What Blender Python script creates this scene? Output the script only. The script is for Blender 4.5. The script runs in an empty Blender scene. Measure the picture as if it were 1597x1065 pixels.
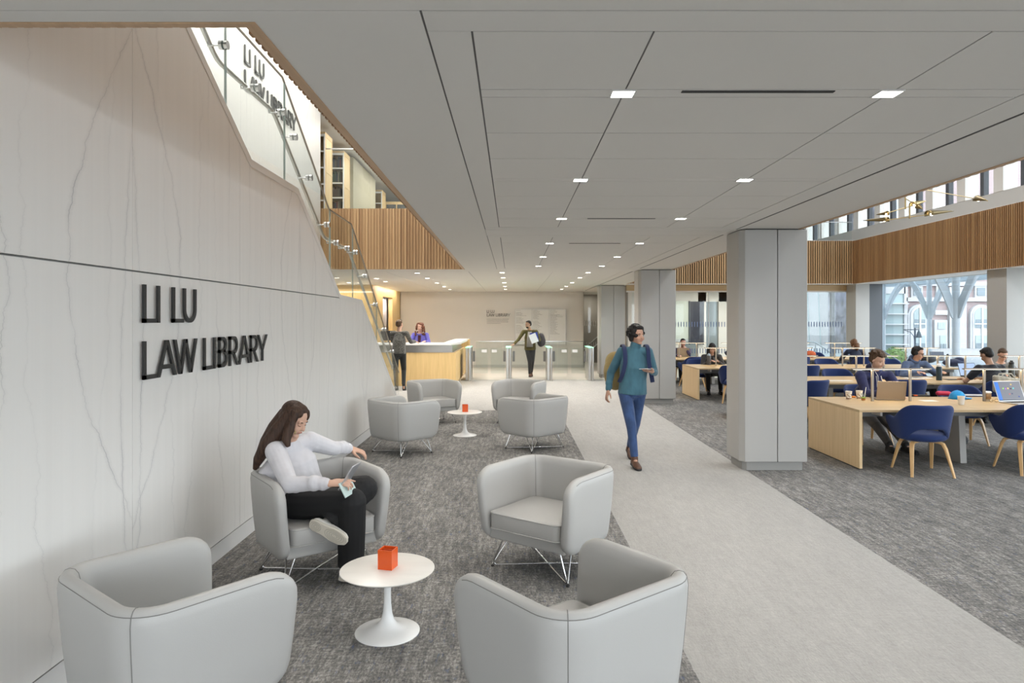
import bpy, bmesh, math, random
from math import pi, sin, cos, radians as R
from mathutils import Vector as V, Matrix as M

SC = bpy.context.scene
COL = SC.collection

# ---------------------------------------------------------------- camera
EYE = 1.75; FPX = 1065.0; HX = 798.5; HY = 499.5      # eye height, focal length in px, vanishing point
cam = bpy.data.cameras.new('camera'); camo = bpy.data.objects.new('camera', cam); COL.objects.link(camo)
cam.sensor_fit = 'HORIZONTAL'; cam.sensor_width = 36.0; cam.lens = 36.0 * FPX / 1597.0
cam.shift_x = 0.0; cam.shift_y = -(532.5 - HY) / 1597.0
cam.clip_start = 0.05; cam.clip_end = 400
camo.location = (0, 0, EYE); camo.rotation_euler = (pi / 2, 0, 0)
SC.camera = camo

def at(px, py, Y):
    """world point seen at photo pixel (px, py) at depth Y"""
    return V(((px - HX) * Y / FPX, Y, EYE + (HY - py) * Y / FPX))

# ---------------------------------------------------------------- world, view
SC.view_settings.view_transform = 'Standard'; SC.view_settings.look = 'None'
SC.view_settings.gamma = 1.0; SC.view_settings.use_curve_mapping = False
SC.view_settings.exposure = 1.06
SC.cycles.use_denoising = True
try: SC.cycles.denoiser = 'OPENIMAGEDENOISE'
except Exception: pass
SC.cycles.max_bounces = 7; SC.cycles.diffuse_bounces = 5; SC.cycles.glossy_bounces = 3
SC.cycles.transmission_bounces = 4; SC.cycles.transparent_max_bounces = 16
SC.cycles.caustics_reflective = False; SC.cycles.caustics_refractive = False
SC.cycles.sample_clamp_indirect = 6.0
W = bpy.data.worlds.new('overcast_sky'); SC.world = W; W.use_nodes = True
_bg = W.node_tree.nodes['Background']
_bg.inputs[0].default_value = (0.90, 0.95, 1.0, 1); _bg.inputs[1].default_value = 3.2

def lamp(name, kind, loc, power, color=(1, 1, 1), size=0.1, size_y=None, rot=(0, 0, 0), parent=None, spot=None, blend=0.6, spread=None):
    l = bpy.data.lights.new(name, kind); l.energy = power; l.color = color
    if kind == 'AREA':
        l.size = size
        if size_y: l.shape = 'RECTANGLE'; l.size_y = size_y
        if spread: l.spread = spread
    elif kind == 'SPOT':
        l.spot_size = spot or R(120); l.spot_blend = blend; l.shadow_soft_size = size
    else: l.shadow_soft_size = size
    o = bpy.data.objects.new(name, l); COL.objects.link(o); o.location = loc; o.rotation_euler = rot
    if parent: o.parent = parent
    return o

# portals only guide the daylight sampling in the window openings
def portal(loc, rot, sx, sy):
    o = lamp('window_portal', 'AREA', loc, 1, size=sx, size_y=sy, rot=rot); o.data.cycles.is_portal = True

# ---------------------------------------------------------------- materials
def nt_mat(name):
    m = bpy.data.materials.new(name); m.use_nodes = True
    n = m.node_tree; b = n.nodes['Principled BSDF']
    return m, n, b
def mat(name, col, rough=0.5, metal=0.0, emit=None, es=1.0, spec=None, bump=None, sheen=None, var=None, coat=None, alpha=None):
    m, n, b = nt_mat(name)
    b.inputs['Base Color'].default_value = (*col, 1); b.inputs['Roughness'].default_value = rough
    b.inputs['Metallic'].default_value = metal
    if spec is not None: b.inputs['Specular IOR Level'].default_value = spec
    if sheen: b.inputs['Sheen Weight'].default_value = sheen
    if coat: b.inputs['Coat Weight'].default_value = coat
    if alpha is not None: b.inputs['Alpha'].default_value = alpha
    if emit: b.inputs['Emission Color'].default_value = (*emit, 1); b.inputs['Emission Strength'].default_value = es
    if var or bump:
        tc = n.nodes.new('ShaderNodeTexCoord'); no = n.nodes.new('ShaderNodeTexNoise')
        mp = n.nodes.new('ShaderNodeMapping'); n.links.new(tc.outputs['Object'], mp.inputs[0]); n.links.new(mp.outputs[0], no.inputs['Vector'])
        no.inputs['Detail'].default_value = 3
        if var:
            amt, sc_, st = var; no.inputs['Scale'].default_value = sc_; mp.inputs['Scale'].default_value = st
            r = n.nodes.new('ShaderNodeValToRGB'); e = r.color_ramp.elements
            e[0].position = 0.3; e[1].position = 0.7
            e[0].color = (*[c * (1 - amt) for c in col], 1); e[1].color = (*[min(1, c * (1 + amt)) for c in col], 1)
            n.links.new(no.outputs['Fac'], r.inputs[0]); n.links.new(r.outputs[0], b.inputs['Base Color'])
        if bump:
            amt, sc_ = bump; n2 = n.nodes.new('ShaderNodeTexNoise'); n2.inputs['Scale'].default_value = sc_
            n.links.new(tc.outputs['Object'], n2.inputs['Vector'])
            bu = n.nodes.new('ShaderNodeBump'); bu.inputs['Strength'].default_value = amt; bu.inputs['Distance'].default_value = 0.01
            n.links.new(n2.outputs['Fac'], bu.inputs['Height']); n.links.new(bu.outputs[0], b.inputs['Normal'])
    return m

class G:
    """tiny node helper"""
    def __init__(s, n): s.n = n
    def add(s, t, **k):
        o = s.n.nodes.new(t)
        for a, v in k.items(): setattr(o, a, v)
        return o
    def math(s, op, a, b=None, c=None, clamp=False):
        o = s.n.nodes.new('ShaderNodeMath'); o.operation = op; o.use_clamp = clamp
        for i, x in enumerate((a, b, c)):
            if x is None: continue
            if isinstance(x, (int, float)): o.inputs[i].default_value = x
            else: s.n.links.new(x, o.inputs[i])
        return o.outputs[0]
    def noise(s, vec, scale, detail=3, rough=0.5, dist=0.0):
        o = s.n.nodes.new('ShaderNodeTexNoise'); s.n.links.new(vec, o.inputs['Vector'])
        o.inputs['Scale'].default_value = scale; o.inputs['Detail'].default_value = detail
        o.inputs['Roughness'].default_value = rough; o.inputs['Distortion'].default_value = dist
        return o.outputs['Fac']
    def xyz(s, x, y, z):
        o = s.n.nodes.new('ShaderNodeCombineXYZ')
        for i, v in enumerate((x, y, z)):
            if isinstance(v, (int, float)): o.inputs[i].default_value = v
            else: s.n.links.new(v, o.inputs[i])
        return o.outputs[0]
    def pos(s):
        g = s.n.nodes.new('ShaderNodeNewGeometry'); p = s.n.nodes.new('ShaderNodeSeparateXYZ')
        s.n.links.new(g.outputs['Position'], p.inputs[0]); return p.outputs
    def obj(s):
        g = s.n.nodes.new('ShaderNodeTexCoord'); p = s.n.nodes.new('ShaderNodeSeparateXYZ')
        s.n.links.new(g.outputs['Object'], p.inputs[0]); return p.outputs
    def ramp(s, f, stops):
        o = s.n.nodes.new('ShaderNodeValToRGB'); s.n.links.new(f, o.inputs[0]); e = o.color_ramp.elements
        while len(e) < len(stops): e.new(0.5)
        for el, (p, c) in zip(e, stops): el.position = p; el.color = (*c, 1)
        return o.outputs[0]
    def mix(s, f, a, b):
        o = s.n.nodes.new('ShaderNodeMix'); o.data_type = 'RGBA'
        if isinstance(f, (int, float)): o.inputs[0].default_value = f
        else: s.n.links.new(f, o.inputs[0])
        for i, x in ((6, a), (7, b)):
            if isinstance(x, tuple): o.inputs[i].default_value = (*x, 1)
            else: s.n.links.new(x, o.inputs[i])
        return o.outputs[2]
    def link(s, a, b): s.n.links.new(a, b)

def marble():
    m, n, b = nt_mat('white_veined_marble'); g = G(n); X, Y, Z = g.pos()
    u = g.math('PINGPONG', g.math('SUBTRACT', Y, 3.85), 1.52)          # book-matched slabs
    slab = g.math('FLOOR', g.math('DIVIDE', g.math('SUBTRACT', Y, 3.85), 3.04))
    uo = g.math('ADD', u, g.math('MULTIPLY', slab, 5.3))
    z2 = g.math('ADD', g.math('MULTIPLY', Z, 0.26), g.math('MULTIPLY', X, 2.0))
    sd = g.math('ADD', g.math('MULTIPLY', slab, 3.7), g.math('MULTIPLY', X, 1.9))
    vein = None
    for k, (c0, amp, z0, per, wig, wd, st_) in enumerate(((.10, .46, .76, 2.5, .075, .0045, .85), (.05, .06, 0, 1.9, .05, .004, .8), (1.08, .10, .3, 3.4, .09, .0035, .5), (.74, .12, 1.0, 2.9, .10, .003, .38), (.33, .14, .2, 4.1, .08, .003, .35), (1.36, .05, .5, 2.2, .05, .003, .4))):
        zz = g.math('ADD', Z, g.math('MULTIPLY', sd, .83 + .21 * k))
        w1 = g.noise(g.xyz(g.math('ADD', zz, 11.0 * k), sd, 0.0), 1.3, 9, 0.68)
        mid_ = g.math('ADD', g.math('MULTIPLY', g.math('SINE', g.math('MULTIPLY', g.math('SUBTRACT', zz if k else Z, z0), pi / per)), amp), c0)
        mid_ = g.math('ADD', mid_, g.math('MULTIPLY', g.math('SUBTRACT', w1, .5), wig * 4))
        dd = g.math('ABSOLUTE', g.math('SUBTRACT', u, mid_))
        ln = g.math('SUBTRACT', 1.0, g.math('DIVIDE', dd, wd), clamp=True)
        sf = g.math('MULTIPLY', g.math('SUBTRACT', 1.0, g.math('DIVIDE', dd, wd * 7), clamp=True), .22)
        mk = g.math('MULTIPLY', g.math('SUBTRACT', g.noise(g.xyz(zz, 3.0 * k, 5.0), 1.6, 3, .6), .33), 3.2, clamp=True)
        v_ = g.math('MULTIPLY', g.math('MULTIPLY', g.math('MAXIMUM', ln, sf), mk), st_)
        vein = v_ if vein is None else g.math('MAXIMUM', vein, v_)
    st = g.noise(g.xyz(g.math('MULTIPLY', uo, 16.0), g.math('MULTIPLY', z2, 0.7), 0.0), 1.0, 3, 0.6)
    base = g.ramp(st, [(0.25, (0.80, 0.785, 0.755)), (0.75, (0.835, 0.82, 0.79))])
    c = g.mix(g.math('MULTIPLY', vein, 0.98, clamp=True), base, (0.26, 0.26, 0.27))
    g.link(c, b.inputs['Base Color']); b.inputs['Roughness'].default_value = 0.42
    return m

def carpet(name, lo, mid, hi, blue=0.0, contrast=1.0):
    m, n, b = nt_mat(name); g = G(n); X, Y, Z = g.pos()
    s1 = g.noise(g.xyz(g.math('MULTIPLY', X, 30.0), g.math('MULTIPLY', Y, 5.0), 0.0), 1.0, 4, 0.75)
    s2 = g.noise(g.xyz(g.math('MULTIPLY', X, 85.0), g.math('MULTIPLY', Y, 42.0), 2.0), 1.0, 2, 0.7)
    s3 = g.noise(g.xyz(g.math('MULTIPLY', X, 5.0), g.math('MULTIPLY', Y, 1.2), 4.0), 1.0, 3, 0.6)
    s4 = g.noise(g.xyz(g.math('MULTIPLY', X, 9.0), g.math('MULTIPLY', Y, 46.0), 6.0), 1.0, 3, 0.7)
    f = g.math('ADD', g.math('MULTIPLY', s1, 0.36), g.math('MULTIPLY', s2, 0.30))
    f = g.math('ADD', f, g.math('MULTIPLY', s3, 0.14)); f = g.math('ADD', f, g.math('MULTIPLY', s4, 0.20))
    f = g.math('ADD', g.math('MULTIPLY', g.math('SUBTRACT', f, 0.5), contrast), 0.5, clamp=True)
    c = g.ramp(f, [(0.34, lo), (0.5, mid), (0.66, hi)])
    if blue:
        bl = g.noise(g.xyz(g.math('MULTIPLY', X, 45.0), g.math('MULTIPLY', Y, 13.0), 9.0), 1.0, 2, 0.6)
        bl = g.math('MULTIPLY', g.math('SUBTRACT', bl, 0.60), 7.0, clamp=True)
        c = g.mix(g.math('MULTIPLY', bl, blue), c, (0.10, 0.13, 0.22))
    g.link(c, b.inputs['Base Color']); b.inputs['Roughness'].default_value = 0.95; b.inputs['Specular IOR Level'].default_value = 0.1
    bu = g.add('ShaderNodeBump'); bu.inputs['Strength'].default_value = 0.6; bu.inputs['Distance'].default_value = 0.006
    g.link(s2, bu.inputs['Height']); g.link(bu.outputs[0], b.inputs['Normal'])
    return m

def wood(name, dark, light, axis='Z', rough=0.5, slat=None):
    """slat=(axis, pitch): colour varies from slat to slat"""
    m, n, b = nt_mat(name); g = G(n); P = g.obj(); k = 'XYZ'.index(axis)
    sc = [22.0, 22.0, 22.0]; sc[k] = 1.1
    f = g.noise(g.xyz(*[g.math('MULTIPLY', P[i], sc[i]) for i in range(3)]), 1.0, 4, 0.6, 0.4)
    if slat:
        i = 'XYZ'.index(slat[0]); q = g.math('FLOOR', g.math('DIVIDE', P[i], slat[1]))
        wn = g.add('ShaderNodeTexWhiteNoise', noise_dimensions='1D'); g.link(q, wn.inputs['W'])
        f = g.math('ADD', g.math('MULTIPLY', f, 0.4), g.math('MULTIPLY', wn.outputs['Value'], 0.6))
        c = g.ramp(f, [(0.15, dark), (0.85, light)])
    else: c = g.ramp(f, [(0.32, dark), (0.68, light)])
    g.link(c, b.inputs['Base Color']); b.inputs['Roughness'].default_value = rough
    return m

def glass(name, tint=(0.93, 0.96, 0.95), refl=0.07, rough=0.0):
    m, n, b = nt_mat(name); n.nodes.remove(b); g = G(n)
    t = g.add('ShaderNodeBsdfTransparent'); t.inputs[0].default_value = (*tint, 1)
    gl = g.add('ShaderNodeBsdfGlossy'); gl.inputs['Roughness'].default_value = rough
    lw = g.add('ShaderNodeLayerWeight'); lw.inputs[0].default_value = 0.25
    f = g.math('ADD', g.math('MULTIPLY', lw.outputs['Facing'], 0.22), refl * 0.4, clamp=True)
    mx = g.add('ShaderNodeMixShader'); g.link(f, mx.inputs[0]); g.link(t.outputs[0], mx.inputs[1]); g.link(gl.outputs[0], mx.inputs[2])
    g.link(mx.outputs[0], n.nodes['Material Output'].inputs[0]); return m

MT = {}
MT['marble'] = marble()
MT['marble_plain'] = mat('white_stone', (0.70, 0.69, 0.67), 0.4)
MT['coping'] = mat('white_coping', (0.78, 0.77, 0.75), 0.45)
MT['ceiling'] = mat('ceiling_paint', (0.70, 0.68, 0.645), 0.7)
MT['ceil_back'] = mat('ceiling_joint', (0.16, 0.155, 0.15), 0.8)
MT['black'] = mat('black_slot', (0.012, 0.012, 0.012), 0.6)
MT['carpet'] = carpet('grey_woven_carpet', (0.085, 0.085, 0.09), (0.20, 0.193, 0.182), (0.42, 0.405, 0.38), 0.7, 1.5)
MT['runner'] = carpet('pale_woven_carpet', (0.31, 0.30, 0.285), (0.395, 0.385, 0.365), (0.49, 0.48, 0.455), 0.0, 0.85)
MT['terrazzo'] = mat('pale_terrazzo', (0.66, 0.62, 0.55), 0.35, var=(0.05, 40, (1, 1, 1)))
MT['paint'] = mat('warm_white_paint', (0.70, 0.67, 0.63), 0.6)
MT['white'] = mat('white_paint', (0.78, 0.78, 0.77), 0.5)
MT['panel'] = mat('grey_column_panel', (0.40, 0.39, 0.37), 0.42)
MT['panel_kick'] = mat('grey_column_plinth', (0.30, 0.295, 0.28), 0.45)
MT['band'] = mat('pale_grey_band', (0.52, 0.50, 0.47), 0.6)
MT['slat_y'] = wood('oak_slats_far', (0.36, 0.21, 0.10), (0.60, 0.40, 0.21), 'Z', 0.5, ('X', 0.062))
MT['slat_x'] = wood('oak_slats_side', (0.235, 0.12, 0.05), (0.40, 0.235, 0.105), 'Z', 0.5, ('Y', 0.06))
MT['trim_wood'] = wood('oak_trim', (0.46, 0.29, 0.16), (0.56, 0.36, 0.21), 'Y', 0.45)
MT['golden'] = wood('golden_oak_panel', (0.66, 0.46, 0.20), (0.76, 0.54, 0.25), 'Z', 0.5)
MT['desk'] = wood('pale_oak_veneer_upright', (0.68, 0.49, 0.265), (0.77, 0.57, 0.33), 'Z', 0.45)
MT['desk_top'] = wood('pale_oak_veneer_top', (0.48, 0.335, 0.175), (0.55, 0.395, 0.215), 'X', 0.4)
MT['chair_oak'] = wood('oak_leg', (0.58, 0.35, 0.15), (0.70, 0.45, 0.21), 'Z', 0.4)
MT['shelf_oak'] = wood('oak_shelving', (0.62, 0.45, 0.24), (0.72, 0.55, 0.32), 'Z', 0.5)
MT['glass'] = glass('clear_glass', (0.95, 0.975, 0.97), 0.06)
MT['win_glass'] = glass('window_glass', (0.90, 0.93, 0.94), 0.05)
MT['glass_edge'] = mat('glass_edge', (0.35, 0.42, 0.40), 0.2)
MT['chrome'] = mat('chrome', (0.62, 0.62, 0.62), 0.14, 1.0)
MT['steel'] = mat('brushed_steel', (0.55, 0.545, 0.53), 0.32, 1.0)
MT['rail_metal'] = mat('satin_bronze_rail', (0.34, 0.30, 0.25), 0.5, 0.5)
MT['stair_metal'] = mat('satin_steel_rail', (0.56, 0.55, 0.52), 0.3, 0.95)
MT['brass'] = mat('dark_brass', (0.22, 0.165, 0.08), 0.4, 1.0)
MT['brass_bright'] = mat('bright_brass', (0.52, 0.39, 0.18), 0.38, 1.0)
MT['frame'] = mat('dark_window_frame', (0.075, 0.08, 0.09), 0.5)
MT['grey_metal'] = mat('grey_desk_metal', (0.20, 0.20, 0.20), 0.5, 0.4)
MT['leather'] = mat('pale_grey_leather', (0.44, 0.435, 0.42), 0.42, spec=0.45, bump=(0.04, 260), coat=0.05)
MT['leather_in'] = mat('pale_grey_leather_seam', (0.20, 0.195, 0.185), 0.6)
MT['tulip'] = mat('white_enamel', (0.83, 0.83, 0.82), 0.25)
MT['tulip_top'] = mat('white_marble_top', (0.80, 0.775, 0.73), 0.34, var=(0.05, 3, (1, 3, 1)))
MT['orange'] = mat('orange_lacquer', (0.72, 0.10, 0.015), 0.25)
MT['blue_fab'] = mat('royal_blue_upholstery', (0.006, 0.024, 0.115), 0.85, sheen=0.12, bump=(0.15, 500))
MT['letter'] = mat('black_letter', (0.022, 0.022, 0.022), 0.4)
MT['letter_far'] = mat('glass_veiled_letter', (0.07, 0.07, 0.07), 0.4)  # grey stands in for the veil of the glass before the letters
MT['lamp_on'] = mat('lit_downlight', (1, 1, 1), 0.5, emit=(1.0, 0.95, 0.86), es=9.0)
MT['lamp_trim'] = mat('downlight_trim', (0.75, 0.74, 0.72), 0.4)
MT['led'] = mat('lit_led_strip', (1, 1, 1), 0.5, emit=(1.0, 0.84, 0.58), es=3.0)
MT['green_led'] = mat('lit_green_glass', (0.3, 0.8, 0.5), 0.3, emit=(0.35, 1.0, 0.62), es=0.45)

# ---------------------------------------------------------------- mesh builder
class MB:
    def __init__(s): s.b = bmesh.new()
    def box(s, x0, x1, y0, y1, z0, z1, m=None):
        vs = [s.b.verts.new(V(p)) for p in ((x0, y0, z0), (x1, y0, z0), (x1, y1, z0), (x0, y1, z0), (x0, y0, z1), (x1, y0, z1), (x1, y1, z1), (x0, y1, z1))]
        for f in ((3, 2, 1, 0), (4, 5, 6, 7), (0, 1, 5, 4), (1, 2, 6, 5), (2, 3, 7, 6), (3, 0, 4, 7)):
            s.b.faces.new([vs[i] for i in f])
        if m is not None:
            for v in vs: v.co = m @ v.co
        return s
    def bar(s, p0, p1, w, h, up=(0, 0, 1)):
        """box beam from p0 to p1, w sideways, h along up"""
        p0 = V(p0); p1 = V(p1); d = (p1 - p0); L = d.length; d.normalize(); up = V(up)
        sd = d.cross(up)
        if sd.length < 1e-5: sd = d.cross(V((1, 0, 0)))
        sd.normalize(); u = sd.cross(d).normalized()
        m = M(((sd.x, d.x, u.x, p0.x), (sd.y, d.y, u.y, p0.y), (sd.z, d.z, u.z, p0.z), (0, 0, 0, 1)))
        return s.box(-w / 2, w / 2, 0, L, -h / 2, h / 2, m)
    def ring(s, c, x, y, r, seg, ry=None):
        ry = r if ry is None else ry
        return [s.b.verts.new(c + x * (r * cos(2 * pi * i / seg)) + y * (ry * sin(2 * pi * i / seg))) for i in range(seg)]
    def skin(s, rings, caps=True, closed=False):
        n = len(rings)
        for k in range(n if closed else n - 1):
            a, b2 = rings[k], rings[(k + 1) % n]
            for i in range(len(a)):
                j = (i + 1) % len(a); s.b.faces.new((a[i], a[j], b2[j], b2[i]))
        if caps and not closed:
            s.b.faces.new(rings[0][::-1]); s.b.faces.new(rings[-1])
        return s
    def tube(s, pts, r, seg=10, caps=True, flat=None):
        """tube through points; r number or list; flat=(n, ratio): squashed along vector n"""
        pts = [V(p) for p in pts]; n = len(pts); rr = r if isinstance(r, (list, tuple)) else [r] * n
        rings = []; x = None
        for i, p in enumerate(pts):
            d = (pts[min(i + 1, n - 1)] - pts[max(i - 1, 0)]).normalized()
            if x is None:
                a = V((0, 0, 1)) if abs(d.z) < 0.9 else V((1, 0, 0)); x = (a - d * a.dot(d)).normalized()
            else: x = (x - d * x.dot(d)).normalized()
            y = d.cross(x)
            rings.append(s.ring(p, x, y, rr[i], seg))
        return s.skin(rings, caps)
    def cyl(s, p0, p1, r0, r1=None, seg=20): return s.tube([p0, p1], [r0, r0 if r1 is None else r1], seg)
    def lathe(s, prof, c=(0, 0, 0), seg=40, cap=True):
        c = V(c); rings = [s.ring(c + V((0, 0, z)), V((1, 0, 0)), V((0, 1, 0)), max(r, 1e-4), seg) for r, z in prof]
        return s.skin(rings, cap)
    def prism(s, poly, h0, h1, axis='Z'):
        """extrude 2D polygon; axis Z: (x,y); axis Y: (x,z); axis X: (y,z)"""
        def P(a, b2, h): return V((a, b2, h)) if axis == 'Z' else V((a, h, b2)) if axis == 'Y' else V((h, a, b2))
        lo = [s.b.verts.new(P(a, c, h0)) for a, c in poly]; hi = [s.b.verts.new(P(a, c, h1)) for a, c in poly]
        s.b.faces.new(lo[::-1]); s.b.faces.new(hi)
        for i in range(len(poly)):
            j = (i + 1) % len(poly); s.b.faces.new((lo[i], lo[j], hi[j], hi[i]))
        return s
    def ell(s, c, r, rot=None, seg=20, rings=12):
        """ellipsoid"""
        c = V(c); rr = (r, r, r) if isinstance(r, (int, float)) else r
        m = M.Translation(c) @ (rot.to_4x4() if rot is not None else M.Identity(4)) @ M.Diagonal((*rr, 1))
        bmesh.ops.create_uvsphere(s.b, u_segments=seg, v_segments=rings, radius=1, matrix=m); return s
    def cap(s, p0, p1, r0, r1=None, seg=14):
        """round-ended tapered limb"""
        p0 = V(p0); p1 = V(p1); r1 = r0 if r1 is None else r1
        s.tube([p0, p1], [r0, r1], seg); s.ell(p0, r0, seg=seg, rings=8); s.ell(p1, r1, seg=seg, rings=8); return s
    def grid(s, rows):
        """surface through rows of points"""
        vs = [[s.b.verts.new(V(p)) for p in r] for r in rows]
        for i in range(len(vs) - 1):
            for j in range(len(vs[0]) - 1): s.b.faces.new((vs[i][j], vs[i][j + 1], vs[i + 1][j + 1], vs[i + 1][j]))
        return s
    def xf(s, m):
        for v in s.b.verts: v.co = m @ v.co
        return s

def finish(me, smooth):
    if smooth:
        me.shade_smooth()
        if smooth is not True: me.set_sharp_from_angle(angle=R(smooth))
def obj(name, mb, m, parent=None, world=False, smooth=False, bevel=None, solid=None, sub=None, remesh=None, smth=0, norm=True, bseg=2):
    """link the builder's mesh as ONE object"""
    if norm: bmesh.ops.recalc_face_normals(mb.b, faces=mb.b.faces[:])
    me = bpy.data.meshes.new(name); mb.b.to_mesh(me); mb.b.free(); me.materials.append(MT[m] if isinstance(m, str) else m)
    o = bpy.data.objects.new(name, me); COL.objects.link(o)
    if parent is not None:
        o.parent = parent
        if world: me.transform(wm(parent).inverted())
    else:
        if me.vertices:
            xs = [v.co for v in me.vertices]
            c = V(((min(v.x for v in xs) + max(v.x for v in xs)) / 2, (min(v.y for v in xs) + max(v.y for v in xs)) / 2, min(v.z for v in xs)))
            me.transform(M.Translation(-c)); o.location = c
    if remesh:
        r = o.modifiers.new('m', 'REMESH'); r.mode = 'VOXEL'; r.voxel_size = remesh
        if smth: q = o.modifiers.new('s', 'SMOOTH'); q.factor = 0.5; q.iterations = smth
        bake(o); me = o.data; smooth = True
    if solid: q = o.modifiers.new('t', 'SOLIDIFY'); q.thickness = solid; q.offset = 0
    if bevel: q = o.modifiers.new('b', 'BEVEL'); q.width = bevel; q.segments = bseg; q.limit_method = 'ANGLE'; q.angle_limit = R(35)
    if sub: q = o.modifiers.new('u', 'SUBSURF'); q.levels = sub; q.render_levels = sub
    finish(me, smooth if smooth else (35 if bevel else False))
    return o
def bake(o):
    dg = bpy.context.evaluated_depsgraph_get(); dg.update()
    me = bpy.data.meshes.new_from_object(o.evaluated_get(dg)); old = o.data; o.modifiers.clear(); o.data = me
    me.name = old.name; bpy.data.meshes.remove(old)
def wm(o):
    m = o.matrix_basis.copy() if o.parent is None else wm(o.parent) @ o.matrix_basis
    return m
def thing(name, label, cat, loc=(0, 0, 0), rz=0, group=None):
    o = bpy.data.objects.new(name, None); COL.objects.link(o); o.empty_display_size = 0.1
    o.location = loc; o.rotation_euler = (0, 0, rz); return tag(o, label, cat, group)
def tag(o, label, cat, group=None):
    o['label'] = label; o['category'] = cat
    if group: o['group'] = group
    return o
def struct(name, mb, m, **k):
    o = obj(name, mb, m, **k)
    if k.get('parent') is None: o['kind'] = 'structure'
    return o
def sgroup(name, loc=(0, 0, 0)):
    o = bpy.data.objects.new(name, None); COL.objects.link(o); o.location = loc; o['kind'] = 'structure'; return o
def kids(o): return [c for c in bpy.data.objects if c.parent is o]
def dup(root, loc=None, rz=None, label=None, group=None):
    def rec(o, par):
        c = o.copy(); COL.objects.link(c); c.parent = par
        for k in kids(o): rec(k, c)
        return c
    r = rec(root, None)
    if loc is not None: r.location = loc
    if rz is not None: r.rotation_euler = (0, 0, rz)
    if label: r['label'] = label
    if group: r['group'] = group
    return r
# ================================================================ THE SETTING
CZ = 2.815; F2 = 4.08; TOP = 6.75                       # ceiling, upper floor level, upper ceiling
FX = 10.75                                              # street facade plane
LW = -2.14; LIN = -3.9                                  # marble stair wall, inner stair wall

# ---- floors
fl = MB(); fl.box(-6, 0.91, -4, 13.3, -0.02, 0)
fl.box(2.73, 3.4, 13.3, 20.1, -0.02, 0); fl.box(2.73, FX + .3, -4, 13.3, -0.02, 0); fl.box(3.4, FX + .3, 13.3, 20.6, -0.02, 0)
struct('floor', fl, 'carpet')
fr = MB(); fr.box(0.91, 2.73, -4, 13.3, -0.02, 0.0); fr.box(-6, 2.73, 13.3, 20.1, -0.02, 0.0)
struct('floor_runner', fr, 'runner')
ft = MB(); ft.box(-6, 3.4, 20.1, 29, -0.02, 0); ft.box(3.4, FX + .3, 20.6, 29, -0.02, 0)
struct('floor_terrazzo', ft, 'terrazzo')
s0 = MB(); s0.box(-6.2, FX + .5, -4.2, 29.2, -0.3, -0.02); struct('floor_slab', s0, 'panel')

# ---- ceiling: real panels with open joints under a dark backing
ce = MB(); g_ = 0.0042
def pan(x0, x1, y0, y1, l=1, r=1, f=1, b=1, z=CZ): ce.box(x0 + g_ * l, x1 - g_ * r, y0 + g_ * f, y1 - g_ * b, z, z + 0.03)
HL = -0.915                                              # edge of the stair opening
XI = [-0.148, 0.525, 1.775, 2.41]
def bay(y0, y1, i0, i1, strips, joints):
    # outer frame ring
    pan(-0.315, 2.62, y0, i0, 1, 0, 1, 1); pan(-0.315, 2.62, i1, y1, 1, 0, 1, 1)
    pan(-0.315, XI[0], i0, i1, 1, 1, 0, 0); pan(XI[3], 2.62, i0, i1, 1, 0, 0, 0)
    ys = [i0]
    for s, h in strips: ys += [s - h, s + h]
    ys += joints + [i1]; ys = sorted(ys)
    for a, b2 in zip(ys[:-1], ys[1:]):
        strip = any(abs((a + b2) / 2 - s) < 0.02 for s, h in strips)
        if strip: pan(XI[0], XI[3], a, b2, z=CZ + 0.001)
        else:
            for u, v in zip(XI[:-1], XI[1:]): pan(u, v, a, b2, z=CZ + 0.001)
# margins
pan(-6, 2.62, -4, 2.35, 0, 0, 0, 1)
pan(-6, -0.315, 2.35, 2.438, 0, 1, 0, 0); pan(HL, -0.315, 2.438, 8.34, 0, 1, 0, 0); pan(HL, -0.315, 8.34, 14.27, 0, 1, 0, 0)
bay(2.35, 8.03, 2.52, 7.83, [(3.21, .055), (5.18, .05), (7.15, .045)], [3.89, 4.504, 5.86, 6.51])
pan(-0.315, 2.62, 8.03, 8.60, 0, 0, 1, 1)
bay(8.60, 14.25, 8.78, 14.05, [(9.45, .05), (11.45, .05), (13.4, .05)], [10.1, 10.8, 12.1, 12.75])
pan(-0.315, 2.62, 14.25, 14.95, 0, 0, 1, 1)
# far bay (three wide fields)
for a, b2 in ((14.95, 16.1), (16.1, 18.2), (18.2, 20.3), (20.3, 22.4), (22.4, 25.5)):
    for u, v in ((-6, -2.75), (-2.75, -2.1), (-2.1, -.95), (-.95, 0.9), (.9, 1.7), (1.7, 2.41), (2.41, 2.62)): pan(u, v, a, b2)
pan(-6, -0.315, 14.27, 14.95, 0, 0, 0, 1)
pan(-6, 2.62, 25.5, 29, 0, 0, 0, 0)
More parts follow.
